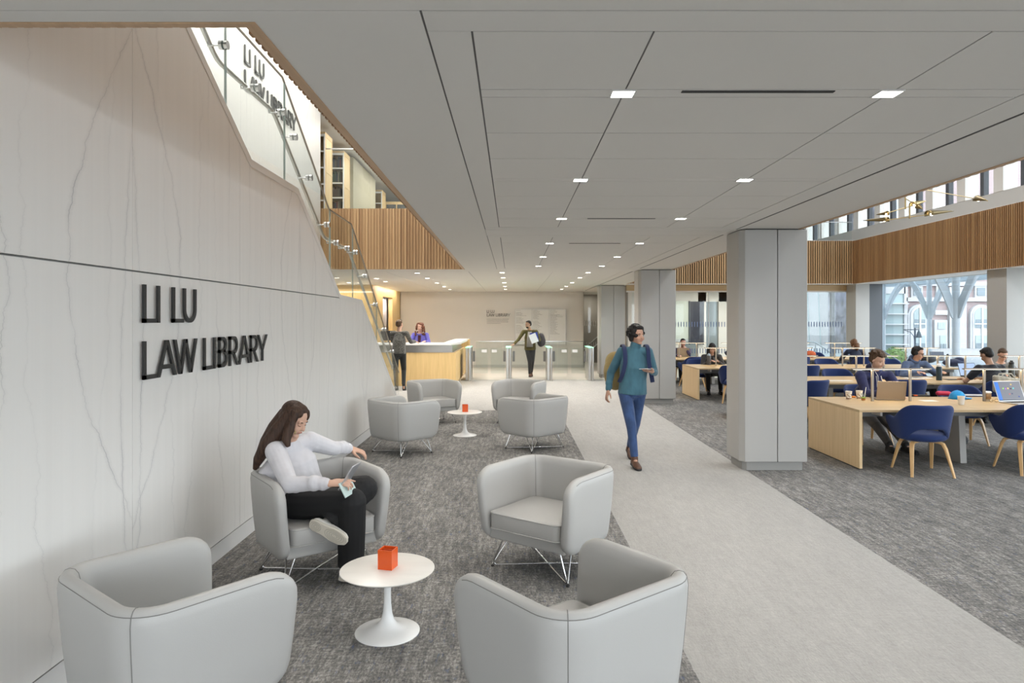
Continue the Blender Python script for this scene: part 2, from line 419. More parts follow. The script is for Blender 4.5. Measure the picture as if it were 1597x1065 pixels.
# right margin beside the slot
pan(2.645, 3.37, -4, 19.9, 0, 0, 0, 0); pan(2.645, FX, 19.9, 29, 0, 0, 0, 0)
for a, b2 in ((8.02, 8.5), (14.04, 14.9)): pan(2.62, 2.645, a, b2, 0, 0, 0, 0)
pan(2.62, 2.645, 24.5, 29, 0, 0, 0, 0)
struct('ceiling', ce, 'ceiling')
cb = MB()
cb.box(-6, 3.37, -4, 2.44, CZ + .005, F2 - .01); cb.box(HL, 3.37, 2.44, 14.27, CZ + .005, F2 - .01); cb.box(-6, 3.37, 14.27, 29, CZ + .005, F2 - .01)
cb.box(3.37, FX, 19.9, 29, CZ + .005, F2 - .01)
struct('ceiling_backing', cb, 'ceil_back')
f2 = MB(); f2.box(-6, HL, 14.27, 29, F2 - .01, F2); f2.box(HL, 3.37, -4, 29, F2 - .01, F2); f2.box(-6, HL, -4, 2.44, F2 - .01, F2); f2.box(3.37, FX, 19.9, 29, F2 - .01, F2)
struct('floor_upper', f2, 'white')
tp = MB(); tp.box(-6.2, FX + .5, -4.2, 29.2, TOP, TOP + .2); struct('ceiling_upper', tp, 'white')
sl = MB()
for a, b2 in ((-4, 8.02), (8.5, 14.04), (14.9, 24.5)): sl.box(2.622, 2.643, a, b2, CZ + 0.002, CZ + .033)
struct('ceiling_slot', sl, 'black')

# ---- marble stair wall with its raking top, in slabs with open joints
prof = [(4.0, 3.975), (5.61, 3.02), (6.83, 3.02), (8.51, 2.03), (9.74, 2.0), (13.30, 0.0)]
def topz(y):
    if y <= prof[0][0]: return 3.975 + (4.0 - y) * 0.59
    for (a, za), (b2, zb) in zip(prof[:-1], prof[1:]):
        if a <= y <= b2: return za + (zb - za) * (y - a) / (b2 - a)
    return 0
mw = MB(); js = [-3.75, -2.23, -0.71, 0.81, 2.33, 3.85, 5.37, 6.88, 8.42, 9.93, 11.45, 13.30]
for a, b2 in zip(js[:-1], js[1:]):
    a += .0015; b2 -= .0015
    for lo, hi in ((0.135, 2.024), (2.034, 99)):
        ys = sorted(set([a, b2] + [p[0] for p in prof if a < p[0] < b2]))
        # a < y where the rake crosses the level joint
        yc = 8.5 if a < 8.5 < b2 else None
        pts = []
        for y in ys: pts.append((y, min(hi, topz(y) - .006)))
        pts = [(y, z) for y, z in pts]
        if lo > 2 and max(z for y, z in pts) <= lo: continue
        if lo > 2 and pts[-1][1] < lo:
            y0_, z0_ = [p for p in pts if p[1] > lo][-1]; y1_, z1_ = [p for p in pts if p[1] <= lo][0]
            pts = [p for p in pts if p[1] > lo] + [(y0_ + (y1_ - y0_) * (z0_ - lo) / (z0_ - z1_), lo)]
        if lo < 1 and pts[-1][1] < lo:
            y0_, z0_ = [p for p in pts if p[1] > lo][-1]
            pts = [p for p in pts if p[1] > lo] + [(y0_ + (z0_ - lo) / .56, lo)]
        poly = [(a, lo)] + ([(b2, lo)] if pts[-1][1] > lo + 1e-4 else []) + pts[::-1]
        mw.prism(poly, LW - .02, LW, 'X')
struct('wall_left', mw, 'marble')
mb_ = MB()
bp = [(-4, 0.0), (13.2, 0.0)] + [(y, topz(y) - .05) for y in (13.2, 9.74, 8.51, 6.83, 5.61, 2.0, -7.0)]
mb_.prism(bp, LW - .14, LW - .028, 'X'); struct('wall_left_core', mb_, 'panel_kick')
bb = MB(); bb.box(LW - .02, LW - .004, -4, 13.08, 0, .125)
struct('baseboard_left', bb, 'marble_plain')
cp = MB(); edge = [(13.30, .0), (9.74, 2.04), (8.51, 2.07), (6.83, 3.07), (5.61, 3.07), (2.0, 5.2), (-2, 7.5)]
low = [(13.20, .0), (9.70, 1.98), (8.48, 2.015), (6.80, 3.01), (5.59, 3.01), (2.0, 5.14), (-2, 7.44)]
for i in range(len(edge) - 1):
    cp.prism([edge[i], edge[i + 1], low[i + 1], low[i]], LW - .16, LW + .003, 'X')
struct('trim_1', cp, 'coping')
# stair flights and landings
st = MB(); y = 13.1; z = 0.0
while z < 2.0 - .01: st.box(LIN, LW - .16, y - .29, 13.3, z, z + .17); y -= .29; z += .17
st = MB()
def flight(ytop, ybot, ztop, zbot):
    n_ = max(1, round((ztop - zbot) / .17)); dy = (ybot - ytop) / n_; dz = (ztop - zbot) / n_
    for i in range(n_): st.box(LIN, LW - .16, ybot - (i + 1) * dy, ybot - i * dy, max(0, zbot - .2 + i * dz), zbot + (i + 1) * dz)
flight(9.74, 13.1, 1.85, 0.0); st.box(LIN, LW - .16, 8.55, 9.74, 1.65, 1.85)
flight(6.83, 8.55, 2.87, 1.85); st.box(LIN, LW - .16, 5.61, 6.83, 2.67, 2.87)
flight(3.5, 5.61, F2, 2.87)
struct('floor_stair', st, 'marble_plain')
wi = MB(); wi.box(LIN - .15, LIN, 2.0, 13.9, 0, TOP); struct('wall_stair_inner', wi, 'marble')

# ---- outer walls
w = MB(); w.box(-6.2, -6, -4, 29, 0, TOP); struct('wall_outer_left', w, 'paint')
w = MB(); w.box(-6, FX, 29, 29.2, 0, TOP); struct('wall_far', w, 'paint')
# lobby back wall
w = MB(); w.box(-4.15, 2.66, 25.45, 25.7, 0, CZ); struct('wall_back', w, 'paint')
w = MB(); w.box(-4.15, 2.66, 25.42, 25.45, 0, .10); struct('baseboard_back', w, 'band')
# golden timber wall beside the lobby, with an opening to a curtain
w = MB()
w.box(-4.32, -4.17, 20.6, 22.05, 0, CZ); w.box(-4.32, -4.17, 23.85, 25.45, 0, CZ); w.box(-4.32, -4.17, 22.05, 23.85, 2.53, CZ)
w.box(-4.32, -4.17, 22.05, 23.85, 0, 1.25); w.box(-6, -4.17, 20.45, 20.6, 0, CZ)
struct('wall_timber', w, 'golden')
w = MB()
for i in range(66):
    y_ = 21.96 + i * .03; w.box(-4.42 + .015 * sin(i * 1.3), -4.40 + .015 * sin(i * 1.3), y_, y_ + .03, 1.25, 2.55)
MT['curtain'] = mat('grey_curtain', (0.62, 0.58, 0.58), .9)
tag(obj('curtain', w, 'curtain', smooth=True), 'grey curtain behind the opening in the golden timber wall', 'curtain')

lamp('curtain_fill_lamp', 'AREA', (-4.9, 22.9, 2.6), 14, (1, .95, .9), .5, 1.5, rot=(0, R(20), 0)); lamp('curtain_fill_lamp', 'AREA', (-4.28, 22.95, 2.50), 5, (1, .95, .9), .05, 1.6)  # added unseen lamps that brighten the curtain
# recess right of the back wall
w = MB(); w.box(2.66, 3.6, 28.2, 28.4, 0, CZ); w.box(2.66, 2.70, 25.7, 28.2, 0, CZ); w.box(3.55, 3.60, 21.2, 28.2, 0, CZ)
MT['recess'] = mat('taupe_panel', (0.30, 0.275, 0.24), .5); struct('wall_recess', w, 'recess')

lamp('recess_fill_lamp', 'AREA', (3.1, 27.2, CZ - .02), 9, (1, .92, .82), .4, .8)  # added lamp without a fitting, brightens the dark recess
# ---- timber edge of the stair opening
def slats_x(name, x0, x1, y, z0, z1, pitch=.062, wd=.036, dp=.03, m='slat_y', sgn=-1):
    """slats across x on a face looking -Y"""
    s = MB(); s.box(x0, x1, y, y + .03, z0, z1); x = x0 + .01
    while x < x1 - wd: s.box(x, x + wd, y + sgn * dp, y, z0, z1); x += pitch
    return struct(name, s, m)
def slats_y(name, y0, y1, x, sgn, z0, z1, pitch=.06, wd=.032, dp=.035, m='slat_x'):
    s = MB(); s.box(min(x, x - sgn * .03), max(x, x - sgn * .03), y0, y1, z0, z1); y = y0 + .01
    while y < y1 - wd: s.box(min(x, x + sgn * dp), max(x, x + sgn * dp), y, y + wd, z0, z1); y += pitch
    return struct(name, s, m)
slats_x('trim_2', -5.9, -0.985, 14.25, CZ, F2)
t = MB(); t.box(-6, -.918, 2.44, 2.475, CZ - .004, F2)                     # near edge board
t.prism([(-.918, 2.4755), (-.983, 14.27), (-1.028, 14.27), (-.963, 2.4755)], CZ - .004, F2, 'Z')
struct('trim_3', t, 'trim_wood')
t = MB(); x = -5.9
while x < -1.02: t.box(x, x + .030, 2.475, 2.487, CZ + .0, F2); x += .0565
struct('trim_4', t, 'slat_y')
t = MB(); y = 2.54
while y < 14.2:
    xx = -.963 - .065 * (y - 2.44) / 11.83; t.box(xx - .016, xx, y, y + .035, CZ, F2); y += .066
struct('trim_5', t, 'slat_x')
w = MB(); w.prism([(-.918, 2.44), (-.983, 14.27), (HL, 14.27), (HL, 2.44)], CZ, F2, 'Z'); struct('ceiling_edge', w, 'ceiling')

# ---- reading room opening
slats_x('trim_6', 3.37, 9.93, 19.9, CZ, 4.06, pitch=.065, wd=.036)
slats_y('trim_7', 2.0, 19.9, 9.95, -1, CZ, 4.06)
t = MB(); t.box(3.335, 3.37, -4, 19.9, CZ - .006, F2); struct('trim_8', t, 'trim_wood')
t = MB(); y = 2.0
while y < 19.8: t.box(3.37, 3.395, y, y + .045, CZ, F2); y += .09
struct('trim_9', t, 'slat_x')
w = MB(); w.box(9.98, FX, 2.0, 19.9, CZ + .002, F2); w.box(9.93, 9.98, 2.0, 19.9, CZ - .012, CZ + .002); w.box(3.4, 9.98, 19.86, 19.93, CZ - .012, CZ + .0); struct('ceiling_bulkhead', w, 'white')

# ---- street facade
pier = MB()
for y0 in (-5.2, 1.2, 7.5, 13.9, 20.0): pier.box(10.07, 10.47, y0, y0 + .58, 0, CZ)
struct('wall_right_piers', pier, 'panel')
fac = MB(); fac.box(FX, FX + .25, -4, 29, CZ, 4.59); fac.box(FX, FX + .25, -4, 29, -.3, .12); fac.box(FX, FX + .25, -4, 29, TOP - .15, TOP)
struct('wall_right', fac, 'band')
mu = MB(); y = 14.4 - 1.25 * 16
while y < 29: mu.box(FX + .02, FX + .14, y - .06, y + .06, 4.59, TOP - .15); y += 1.25
struct('window_frame_upper', mu, 'frame')
mf = MB(); y = 14.4 - 1.25 * 16 + .52
while y < 29: mf.box(FX - .02, FX + .30, y, y + .30, 4.59, TOP - .15); y += 1.25
struct('window_fins', mf, MT['paint'])
ug = MB(); ug.box(FX + .07, FX + .08, -4, 29, 4.59, TOP - .15); struct('window_2', ug, 'win_glass')
lg = MB(); lg.box(FX + .07, FX + .08, -4, 29, .12, CZ); struct('window_1', lg, 'win_glass')
wf = MB()
for y0 in (-5.2, 1.2, 7.5, 13.9, 20.0):
    wf.box(10.47, FX + .1, y0 + .0, y0 + .10, .12, CZ); wf.box(10.72, FX + .1, y0 + .50, y0 + .58, .12, CZ)
for y0 in (23.0, 25.8): wf.box(FX, FX + .12, y0, y0 + .1, .12, CZ)
struct('window_frame_lower', wf, 'frame')
# rear of the room: unseen glazed front behind the viewpoint, opened up to admit daylight
rw = MB(); rw.box(-6, FX, -4.2, -4, CZ, TOP); rw.box(-6, -2.2, -4.2, -4, 0, CZ)
for x in (0.2, 2.6, 5.0, 7.4): rw.box(x, x + .08, -4.2, -4, 0, CZ)
struct('wall_rear', rw, 'paint')

# ---- glass partition at the end of the reading room
gp = MB(); gp.box(3.62, 10.07, 20.62, 20.635, 0.02, 2.62); struct('window_3', gp, 'glass')
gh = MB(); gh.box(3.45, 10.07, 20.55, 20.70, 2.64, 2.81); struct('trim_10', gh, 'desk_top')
gh = MB(); gh.box(3.45, 10.07, 20.58, 20.66, 2.60, 2.64); gh.box(3.45, 10.07, 20.58, 20.66, 0, .03)
for x in (5.93, 8.35): gh.box(x, x + .012, 20.61, 20.645, .03, 2.6)
struct('trim_11', gh, 'lamp_trim')
fd = MB()
for z in (1.63, .83):
    x = 3.7
    while x < 10.0:
        if not (7.0 < x < 7.25): fd.box(x, x + .022, 20.612, 20.618, z - .075, z + .075)
        x += .082
MT['frit'] = mat('blue_grey_frit', (.12, .17, .30), .6); struct('window_frit', fd, 'frit')
MT['frit_w'] = mat('white_frit', (.55, .52, .50), .6)
fd = MB()
for z in (1.63, .83):
    x = 2.75
    while x < 3.55: fd.box(x, x + .025, 26.0, 26.005, z - .09, z + .09); x += .085
struct('window_frit_recess', fd, 'frit_w')
gr = MB(); gr.box(2.7, 3.55, 26.01, 26.02, 0, CZ); struct('window_4', gr, 'glass')
# room beyond
rb = MB(); rb.box(3.6, 6.3, 25.5, 25.7, 0, CZ); rb.box(6.3, 9.6, 25.5, 25.7, 2.45, CZ); rb.box(6.3, 9.6, 25.5, 25.7, 0, .25)
rb.box(6.95, 7.25, 25.5, 25.7, 0, CZ); rb.box(7.72, 9.6, 25.5, 25.7, 0, CZ)
struct('wall_room_far', rb, 'paint')
wf = MB(); wf.box(6.3, 7.72, 25.6, 25.62, .25, 2.45); struct('window_5', wf, 'win_glass')

# portals
portal((FX + .2, 11, 1.45), (0, R(90), 0), 2.6, 36)
portal((FX + .2, 11, 5.6), (0, R(90), 0), 2.0, 36)
portal((4.2, -4.3, 1.4), (R(-90), 0, 0), 12.8, 2.8)

# ---- structural columns of the room
def column(y, label):
    c = sgroup('column', (3.06, y, 0))
    p = [(2.71, y), (3.43, y), (3.43, y + .52), (2.66, y + .52), (2.655, y + .10)]
    xm = 3.085
    a = MB(); a.prism([(2.705, y), (xm - .003, y), (xm - .003, y + .52), (2.655, y + .52), (2.655, y + .07)], .105, CZ - .012, 'Z')
    obj('panel', a, 'panel', c, world=True, bevel=.006)
    a = MB(); a.prism([(xm + .003, y), (3.43, y), (3.43, y + .52), (xm + .003, y + .52)], .105, CZ - .012, 'Z')
    obj('panel', a, 'panel', c, world=True, bevel=.006)
    a = MB(); a.prism([(2.74, y + .045), (3.39, y + .045), (3.39, y + .48), (2.70, y + .48), (2.70, y + .09)], 0, .10, 'Z'); obj('plinth', a, 'panel_kick', c, world=True)
    a = MB(); a.prism([(2.73, y + .03), (3.41, y + .03), (3.41, y + .49), (2.69, y + .49)], .10, CZ, 'Z'); obj('core', a, 'black', c, world=True)
    return c
for y_ in (7.93, 14.3, 20.72): column(y_, '')
# ================================================================ LIGHTING
def make_down(z=CZ):
    t = thing('downlight', 'x', 'light', (0, 0, z))
    a = MB(); a.box(-.05, .05, -.045, .045, -.002, .004); obj('diffuser', a, 'lamp_on', t)
    a = MB()
    for s in (-1, 1):
        a.box(-.056, .056, s * .045 - (0 if s > 0 else .006), s * .045 + (.006 if s > 0 else 0), -.004, .004)
        a.box(s * .05 - (0 if s > 0 else .006), s * .05 + (.006 if s > 0 else 0), -.045, .045, -.004, .004)
    obj('trim', a, 'lamp_trim', t)
    return t
_dl = make_down(); _first = [True]
DOWN_W = 26
def downlight(x, y, label, group=None, z=CZ, w=None, s=1.0):
    o = _dl if _first[0] else dup(_dl)
    _first[0] = False
    o.location = (x, y, z); o['label'] = label; o.scale = (s, s, 1)
    if group: o['group'] = group
    lamp('downlight_lamp', 'SPOT', (x, y, z - .03), (w or DOWN_W), (1.0, .95, .89), .05, spot=R(150), blend=.9)
G1 = 'square downlights in the main hall ceiling'
rows = [(3.21, 'nearest to the viewer'), (5.18, 'second from the viewer'), (7.15, 'third from the viewer'), (9.45, 'fourth from the viewer'), (11.45, 'fifth from the viewer'), (13.4, 'sixth from the viewer')]
for y_, w_ in rows:
    downlight(.52, y_, 'small square lit ceiling downlight, left column, ' + w_, G1)
    downlight(1.765, y_, 'small square lit ceiling downlight, right column, ' + w_, G1)
G2 = 'small downlights in the far lobby ceiling'
o5 = ['nearest', 'second', 'third', 'fourth', 'farthest']
for k, y_ in enumerate((15.25, 17.1, 19.3, 21.4, 23.4)):
    downlight(-.22, y_, 'tiny lit lobby downlight, ' + o5[k] + ' in the middle line', G2, w=58 if k < 4 else 34)
    downlight(1.70, y_, 'tiny lit lobby downlight, ' + o5[k] + ' in the right line', G2, w=58 if k < 4 else 34)
    downlight(-2.14, y_ + .15, 'tiny lit lobby downlight, ' + o5[k] + ' in the line above the desk', G2, w=60 if k < 4 else 22)
for k, (x_, y_) in enumerate(((-3.45, 17.4), (-3.48, 18.8), (-4.6, 19.25))):
    downlight(x_, y_, 'tiny lit downlight by the stair foot, ' + ('nearest', 'middle', 'farthest')[k] + ' of three', G2, w=58 if k < 4 else 34)
# reading room: small lamps under the upper floor
# upper floor luminaires, unseen, added above the openings for their light
def lumin(x, y, sx, sy, pw, label, col=(1, .96, .9), TOP=TOP):
    t = sgroup('unseen_luminaire', (x, y, TOP - .06))
    a = MB(); a.box(-sx / 2, sx / 2, -sy / 2, sy / 2, .0, .05); obj('housing', a, 'lamp_trim', t)
    lamp('unseen_luminaire_light', 'AREA', (x, y, TOP - .065), pw, col, sx, sy)
lumin(-3.0, 5.5, .5, 5.0, 45, 'long unseen luminaire high above the lower stair flight')
lumin(-1.45, 6.0, .25, 7.0, 45, '', (1, .95, .88))  # out of view, added to brighten the upper marble wall and slats
lumin(-3.0, 11.0, .5, 4.5, 60, 'long unseen luminaire high above the stair foot')
lumin(-3.4, 16.6, 1.0, 2.4, 20, 'unseen luminaire above the upstairs bookcases', (1, .93, .8), 6.24)
lumin(-3.2, 21.0, 1.0, 4, 34, 'unseen luminaire above the upstairs corridor', (1, .93, .8), 6.24)
lumin(6.6, 8.0, 1.2, 9.0, 150, 'long unseen luminaire above the reading room void, near half', (.95, .97, 1))
lumin(6.6, 16.5, 1.2, 5.0, 90, 'long unseen luminaire above the reading room void, far half', (.95, .97, 1))
# added unseen lamps that brighten the lobby back wall and the golden wall
lamp('wall_fill_lamp', 'AREA', (-.8, 25.1, CZ - .02), 4, (1, .96, .9), 6.2, .15, rot=(R(-20), 0, 0))
lamp('wall_fill_lamp', 'AREA', (-3.95, 22.8, CZ - .02), 12, (1, .90, .74), .15, 3.6, rot=(0, R(20), 0))
lamp('wall_fill_lamp', 'AREA', (-5.0, 20.15, CZ - .02), 10, (1, .90, .74), 1.6, .12, rot=(R(-15), 0, 0))
for y_ in (22.5, 24.0): lamp('room_lamp', 'AREA', (7.0, y_, CZ - .02), 26, (1, .95, .86), 1.2, 1.2)

# slot diffusers in the ceiling
def slotd(y, x0, x1, w, label):
    a = MB(); a.box(x0, x1, y - w, y + w, CZ - .003, CZ + .002)
    tag(obj('air_diffuser', a, 'black'), label, 'air diffuser', 'linear air slots in the ceiling')
slotd(3.18, .79, 1.50, .012, 'thin black linear air slot nearest the viewer in the ceiling')
slotd(7.15, .79, 1.50, .010, 'thin dark air slot in the far end of the near ceiling bay')
slotd(9.45, .79, 1.50, .010, 'thin dark air slot in the second ceiling bay')

# ================================================================ LETTERS
def lettering(txt, cap, stroke, depth, put, parent, m):
    """one mesh per letter; put(u, v) -> world point on the wall, third value is height off the wall"""
    U = cap; x = 0.0; t = stroke
    W_ = {'L': .68, 'I': .11, 'U': .84, 'A': 1.02, 'W': 1.40, 'B': .74, 'R': .80, 'Y': .97, ' ': .0}
    ADV = {'LI LU': (0, .70, 0, 1.52, 2.17), 'LAW LIBRARY': (0, .70, 1.60, 0, 3.46, 4.17, 4.56, 5.38, 6.17, 7.24, 7.96)}[txt]
    for k_, ch in enumerate(txt):
        w = W_[ch] * U; x = ADV[k_] * U
        if ch != ' ':
            b = MB()
            def st(p, q, tt=t):
                p = V((p[0], p[1])); q = V((q[0], q[1])); d = (q - p).normalized(); nrm = V((-d.y, d.x)) * tt / 2
                poly = [p + nrm, p - nrm, q - nrm, q + nrm]
                _pr([(a.x, a.y) for a in poly])
            def _pr(poly):
                lo = [b.b.verts.new(put(x + a, c, 0)) for a, c in poly]; hi = [b.b.verts.new(put(x + a, c, depth)) for a, c in poly]
                b.b.faces.new(lo[::-1]); b.b.faces.new(hi)
                for i in range(len(poly)):
                    j = (i + 1) % len(poly); b.b.faces.new((lo[i], lo[j], hi[j], hi[i]))
            def arc(cx, cy, rx, ry, a0, a1, n=14):
                for i in range(n):
                    A0 = a0 + (a1 - a0) * i / n; A1 = a0 + (a1 - a0) * (i + 1) / n
                    _pr([(cx + rx * cos(A0), cy + ry * sin(A0)), (cx + (rx - t) * cos(A0), cy + (ry - t) * sin(A0)), (cx + (rx - t) * cos(A1), cy + (ry - t) * sin(A1)), (cx + rx * cos(A1), cy + ry * sin(A1))])
            def vert(cx): _pr([(cx - t / 2, 0), (cx + t / 2, 0), (cx + t / 2, U), (cx - t / 2, U)])
            def hor(a, c, v): _pr([(a, v - t / 2), (c, v - t / 2), (c, v + t / 2), (a, v + t / 2)])
            def sl(xb, xt, y0=0, y1=U): _pr([(xb - t * .55, y0), (xb + t * .55, y0), (xt + t * .55, y1), (xt - t * .55, y1)])
            if ch == 'L': vert(t / 2); hor(0, w * .92, t / 2)
            if ch == 'I': vert(t / 2)
            if ch == 'U':
                r = w * .46
                _pr([(0, r), (t, r), (t, U), (0, U)]); _pr([(2 * r - t, r), (2 * r, r), (2 * r, U), (2 * r - t, U)])
                arc(r, r, r, r, pi, 2 * pi)
            if ch == 'A': sl(t * .5, w / 2 - t * .1); sl(w - t * .5, w / 2 + t * .1); hor(w * .22, w * .78, U * .27)
            if ch == 'W':
                sl(w * .28, t * .5); sl(w * .28, w / 2); sl(w * .72, w / 2); sl(w * .72, w - t * .5)
            if ch in 'BR':
                vert(t / 2); ym = U * (.53 if ch == 'B' else .46); rt = (U - ym + t / 2) / 2
                wx = w * (.42 if ch == 'B' else .5)
                hor(0, wx, U - t / 2); hor(0, wx, ym); arc(wx, U - rt, w * .36, rt, pi / 2, -pi / 2)
                if ch == 'B': rb_ = (ym + t / 2) / 2; hor(0, wx, t / 2); arc(wx, rb_, w * .45, rb_, pi / 2, -pi / 2)
                else: sl(w * .88, w * .42, 0, ym)
            if ch == 'Y': vert(w / 2) if False else _pr([(w / 2 - t / 2, 0), (w / 2 + t / 2, 0), (w / 2 + t / 2, U * .46), (w / 2 - t / 2, U * .46)]); sl(w / 2, t * .5, U * .42, U); sl(w / 2, w - t * .5, U * .42, U)
            obj('letter', b, m, parent, world=True)
    return x
def sign(label, lines, cap, stroke, depth, off, m, wide, group=None, loc=(0, 0, 0)):
    t = thing('wall_lettering', label, 'sign', loc, group=group)
    for txt, put in lines: lettering(txt, cap, stroke, depth, put, t, m)
    return t
def put_left(X, y0, z0, kx, off): return lambda u, v, h: V((X + off + h, y0 + u * kx, z0 + v))
sign('big black raised letters reading LI LU LAW LIBRARY on the near marble wall',
     [('LI LU', put_left(LW, 3.925, 1.735, 1.0, .012)), ('LAW LIBRARY', put_left(LW, 3.925, 1.407, 1.0, .012))], .222, .025, .015, .012, 'letter', 1, loc=(LW, 4.9, 1.407))
sign('dull grey letters reading LI LU LAW LIBRARY high on the inner stair wall behind glass',
     [('LI LU', put_left(LIN, 9.93, 5.50, 1.0, .005)), ('LAW LIBRARY', put_left(LIN, 9.93, 5.135, 1.0, .005))], .265, .034, .02, .005, 'letter_far', 1, loc=(LIN, 11, 5.1))
def put_back(x0, z0, kx): return lambda u, v, h: V((x0 + u * kx, 25.45 - h, z0 + v))
S = 25.45 / FPX
sg = sign('small dark letters reading LI LU LAW LIBRARY on the far lobby wall', [('LI LU', put_back((759.2 - HX) * S, EYE + (487.9 - HY) * -S, .93)), ('LAW LIBRARY', put_back((759.2 - HX) * S, EYE + (493.4 - HY) * -S, .93))], .105, .0145, .006, 0, 'letter', 1, loc=((777 - HX) * S, 25.4, 1.9))
random.seed(4)
def greek(name, parent, x0, x1, ztop, lines, pitch, h, y, m='letter_far'):
    b = MB(); z = ztop
    for n_ in lines:
        if n_ <= 0: z -= pitch; continue
        x = x0; end = x0 + (x1 - x0) * n_
        while x < end:
            w_ = random.uniform(.015, .05); w_ = min(w_, end - x); b.box(x, x + w_, y - .001, y, z - h, z); x += w_ + .012
        z -= pitch
    return obj(name, b, m, parent, world=True)
MT['faint'] = mat('faint_print', (.30, .29, .28), .6)
greek('small_print', sg, (759.4 - HX) * S, (793.5 - HX) * S, EYE + (HY - 497.3) * S, (1, .96, .98, .62), .052, .018, 25.448, 'faint')
bd = thing('directory_board', 'white three-panel donor directory board on the far lobby wall', 'sign board', ((843 - HX) * S, 25.42, 1.0))
MT['board'] = mat('board_white', (.74, .73, .70), .35)
for i in range(3):
    x0 = (803.6 - HX) * S + i * .632; x1 = x0 + .612
    a = MB(); a.box(x0, x1, 25.40, 25.43, EYE - 37.2 * S, EYE + 17.2 * S); pn = obj('board_panel', a, 'board', bd, world=True)
    pat = [(.3, 0, .35, .45, .4, .7, 0, .38, .5, .42, .45, .62, .5, 0, .3, .4, .45, .5, .42, .38, .4, .3), (.3, .45, .4, .5, .62, .36, .4, .3, .42, 0, .32, .4, .5, .35, .45, .6, .4, .38, .5, 0, .3, .5, .7, .4), (.4, .5, .45, .3, .62, .5, .85, .42, .5, .45, .36, .5, .4, .52, .38, .5, .45, .4, .5, .3, .42, .5, .65)][i]
    greek('print', pn, x0 + .03, x1 - .03, EYE + 15.8 * S, pat, .040, .012, 25.399, 'faint')
a = MB()
for i in range(4): x0 = (803.6 - HX) * S + i * .632 - .016; a.box(x0, x0 + .014, 25.395, 25.445, EYE - 37.8 * S, EYE + 17.8 * S)
a.box((803.2 - HX) * S, (803.6 - HX) * S + 1.9, 25.395, 25.445, EYE + 17.2 * S, EYE + 17.8 * S); a.box((803.2 - HX) * S, (803.6 - HX) * S + 1.9, 25.395, 25.445, EYE - 37.8 * S, EYE - 37.2 * S)
obj('frame', a, 'steel', bd, world=True)

# ================================================================ STAIR BALUSTRADE
gb = thing('glass_balustrade', 'clear glass stair balustrade with metal handrail on round standoffs above the marble wall', 'balustrade', (-2.3, 9, 0))
gtop = [(2.5, 6.63), (5.62, 4.20), (6.84, 4.18), (8.58, 3.14), (9.77, 3.12), (13.9, .68)]
def lerp(pl, y):
    for (a, za), (b2, zb) in zip(pl[:-1], pl[1:]):
        if a <= y <= b2: return za + (zb - za) * (y - a) / (b2 - a)
    return pl[-1][1]
cut = [2.5, 5.48, 6.9, 8.62, 9.85, 11.6, 13.9]
GX = -2.30
for a_, b_ in zip(cut[:-1], cut[1:]):
    ys = [a_ + .004] + [p[0] for p in gtop if a_ + .01 < p[0] < b_ - .01] + [b_ - .004]
    a = MB(); top_ = [(y, lerp(gtop, y)) for y in ys]; bot_ = [(y, max(.0, topz(min(y, 13.29)) - .3)) for y in ys]
    a.prism(bot_ + top_[::-1], GX - .007, GX + .007, 'X'); obj('glass_panel', a, 'glass', gb, world=True)
a = MB()
for (y0, z0), (y1, z1) in zip(gtop[:-1], gtop[1:]): a.bar((GX, y0, z0 + .006), (GX, y1, z1 + .006), .018, .014)
obj('glass_cap', a, 'rail_metal', gb, world=True)
a = MB()
for y in cut[1:-1]: a.box(GX - .009, GX + .009, y - .004, y + .004, topz(y) - .1, lerp(gtop, y))
obj('glass_joint', a, 'glass_edge', gb, world=True)
RX = -2.43
rail = [(2.5, 5.74), (5.63, 3.89), (6.95, 3.875), (8.80, 2.82), (10.13, 2.80), (13.75, .86)]
a = MB(); pts = []
for i, (y, z) in enumerate(rail):
    if 0 < i < len(rail) - 1:
        p0 = V((RX, *rail[i - 1])); p = V((RX, y, z)); p1 = V((RX, *rail[i + 1]))
        A_ = p + (p0 - p).normalized() * .09; B_ = p + (p1 - p).normalized() * .09
        pts += [A_, (A_ + p * 2 + B_) / 4, B_]
    else: pts.append(V((RX, y, z)))
a.tube(pts, .021, 12)
for p_ in (pts[-1],): a.tube([p_, p_ + V((0, .1, -.02)), p_ + V((0, .12, -.10))], .021, 12)
obj('handrail', a, 'stair_metal', gb, world=True, smooth=50)
for y in (3.9, 5.45, 6.12, 6.82, 7.2, 7.75, 8.5, 8.95, 9.55, 10.05, 10.7, 11.5, 12.3, 13.1):
    z = lerp(rail, y) - .0; a = MB()
    a.cyl((GX + .008, y, z - .05), (GX + .034, y, z - .05), .036, seg=18); a.cyl((GX - .034, y, z - .05), (GX - .008, y, z - .05), .036, seg=18)
    st_ = obj('standoff', a, 'chrome', gb, world=True, smooth=50)
    a = MB(); a.tube([(GX - .03, y, z - .05), (RX, y, z - .055), (RX, y, z - .015)], .008, 8); obj('bracket', a, 'chrome', st_, world=True, smooth=50)

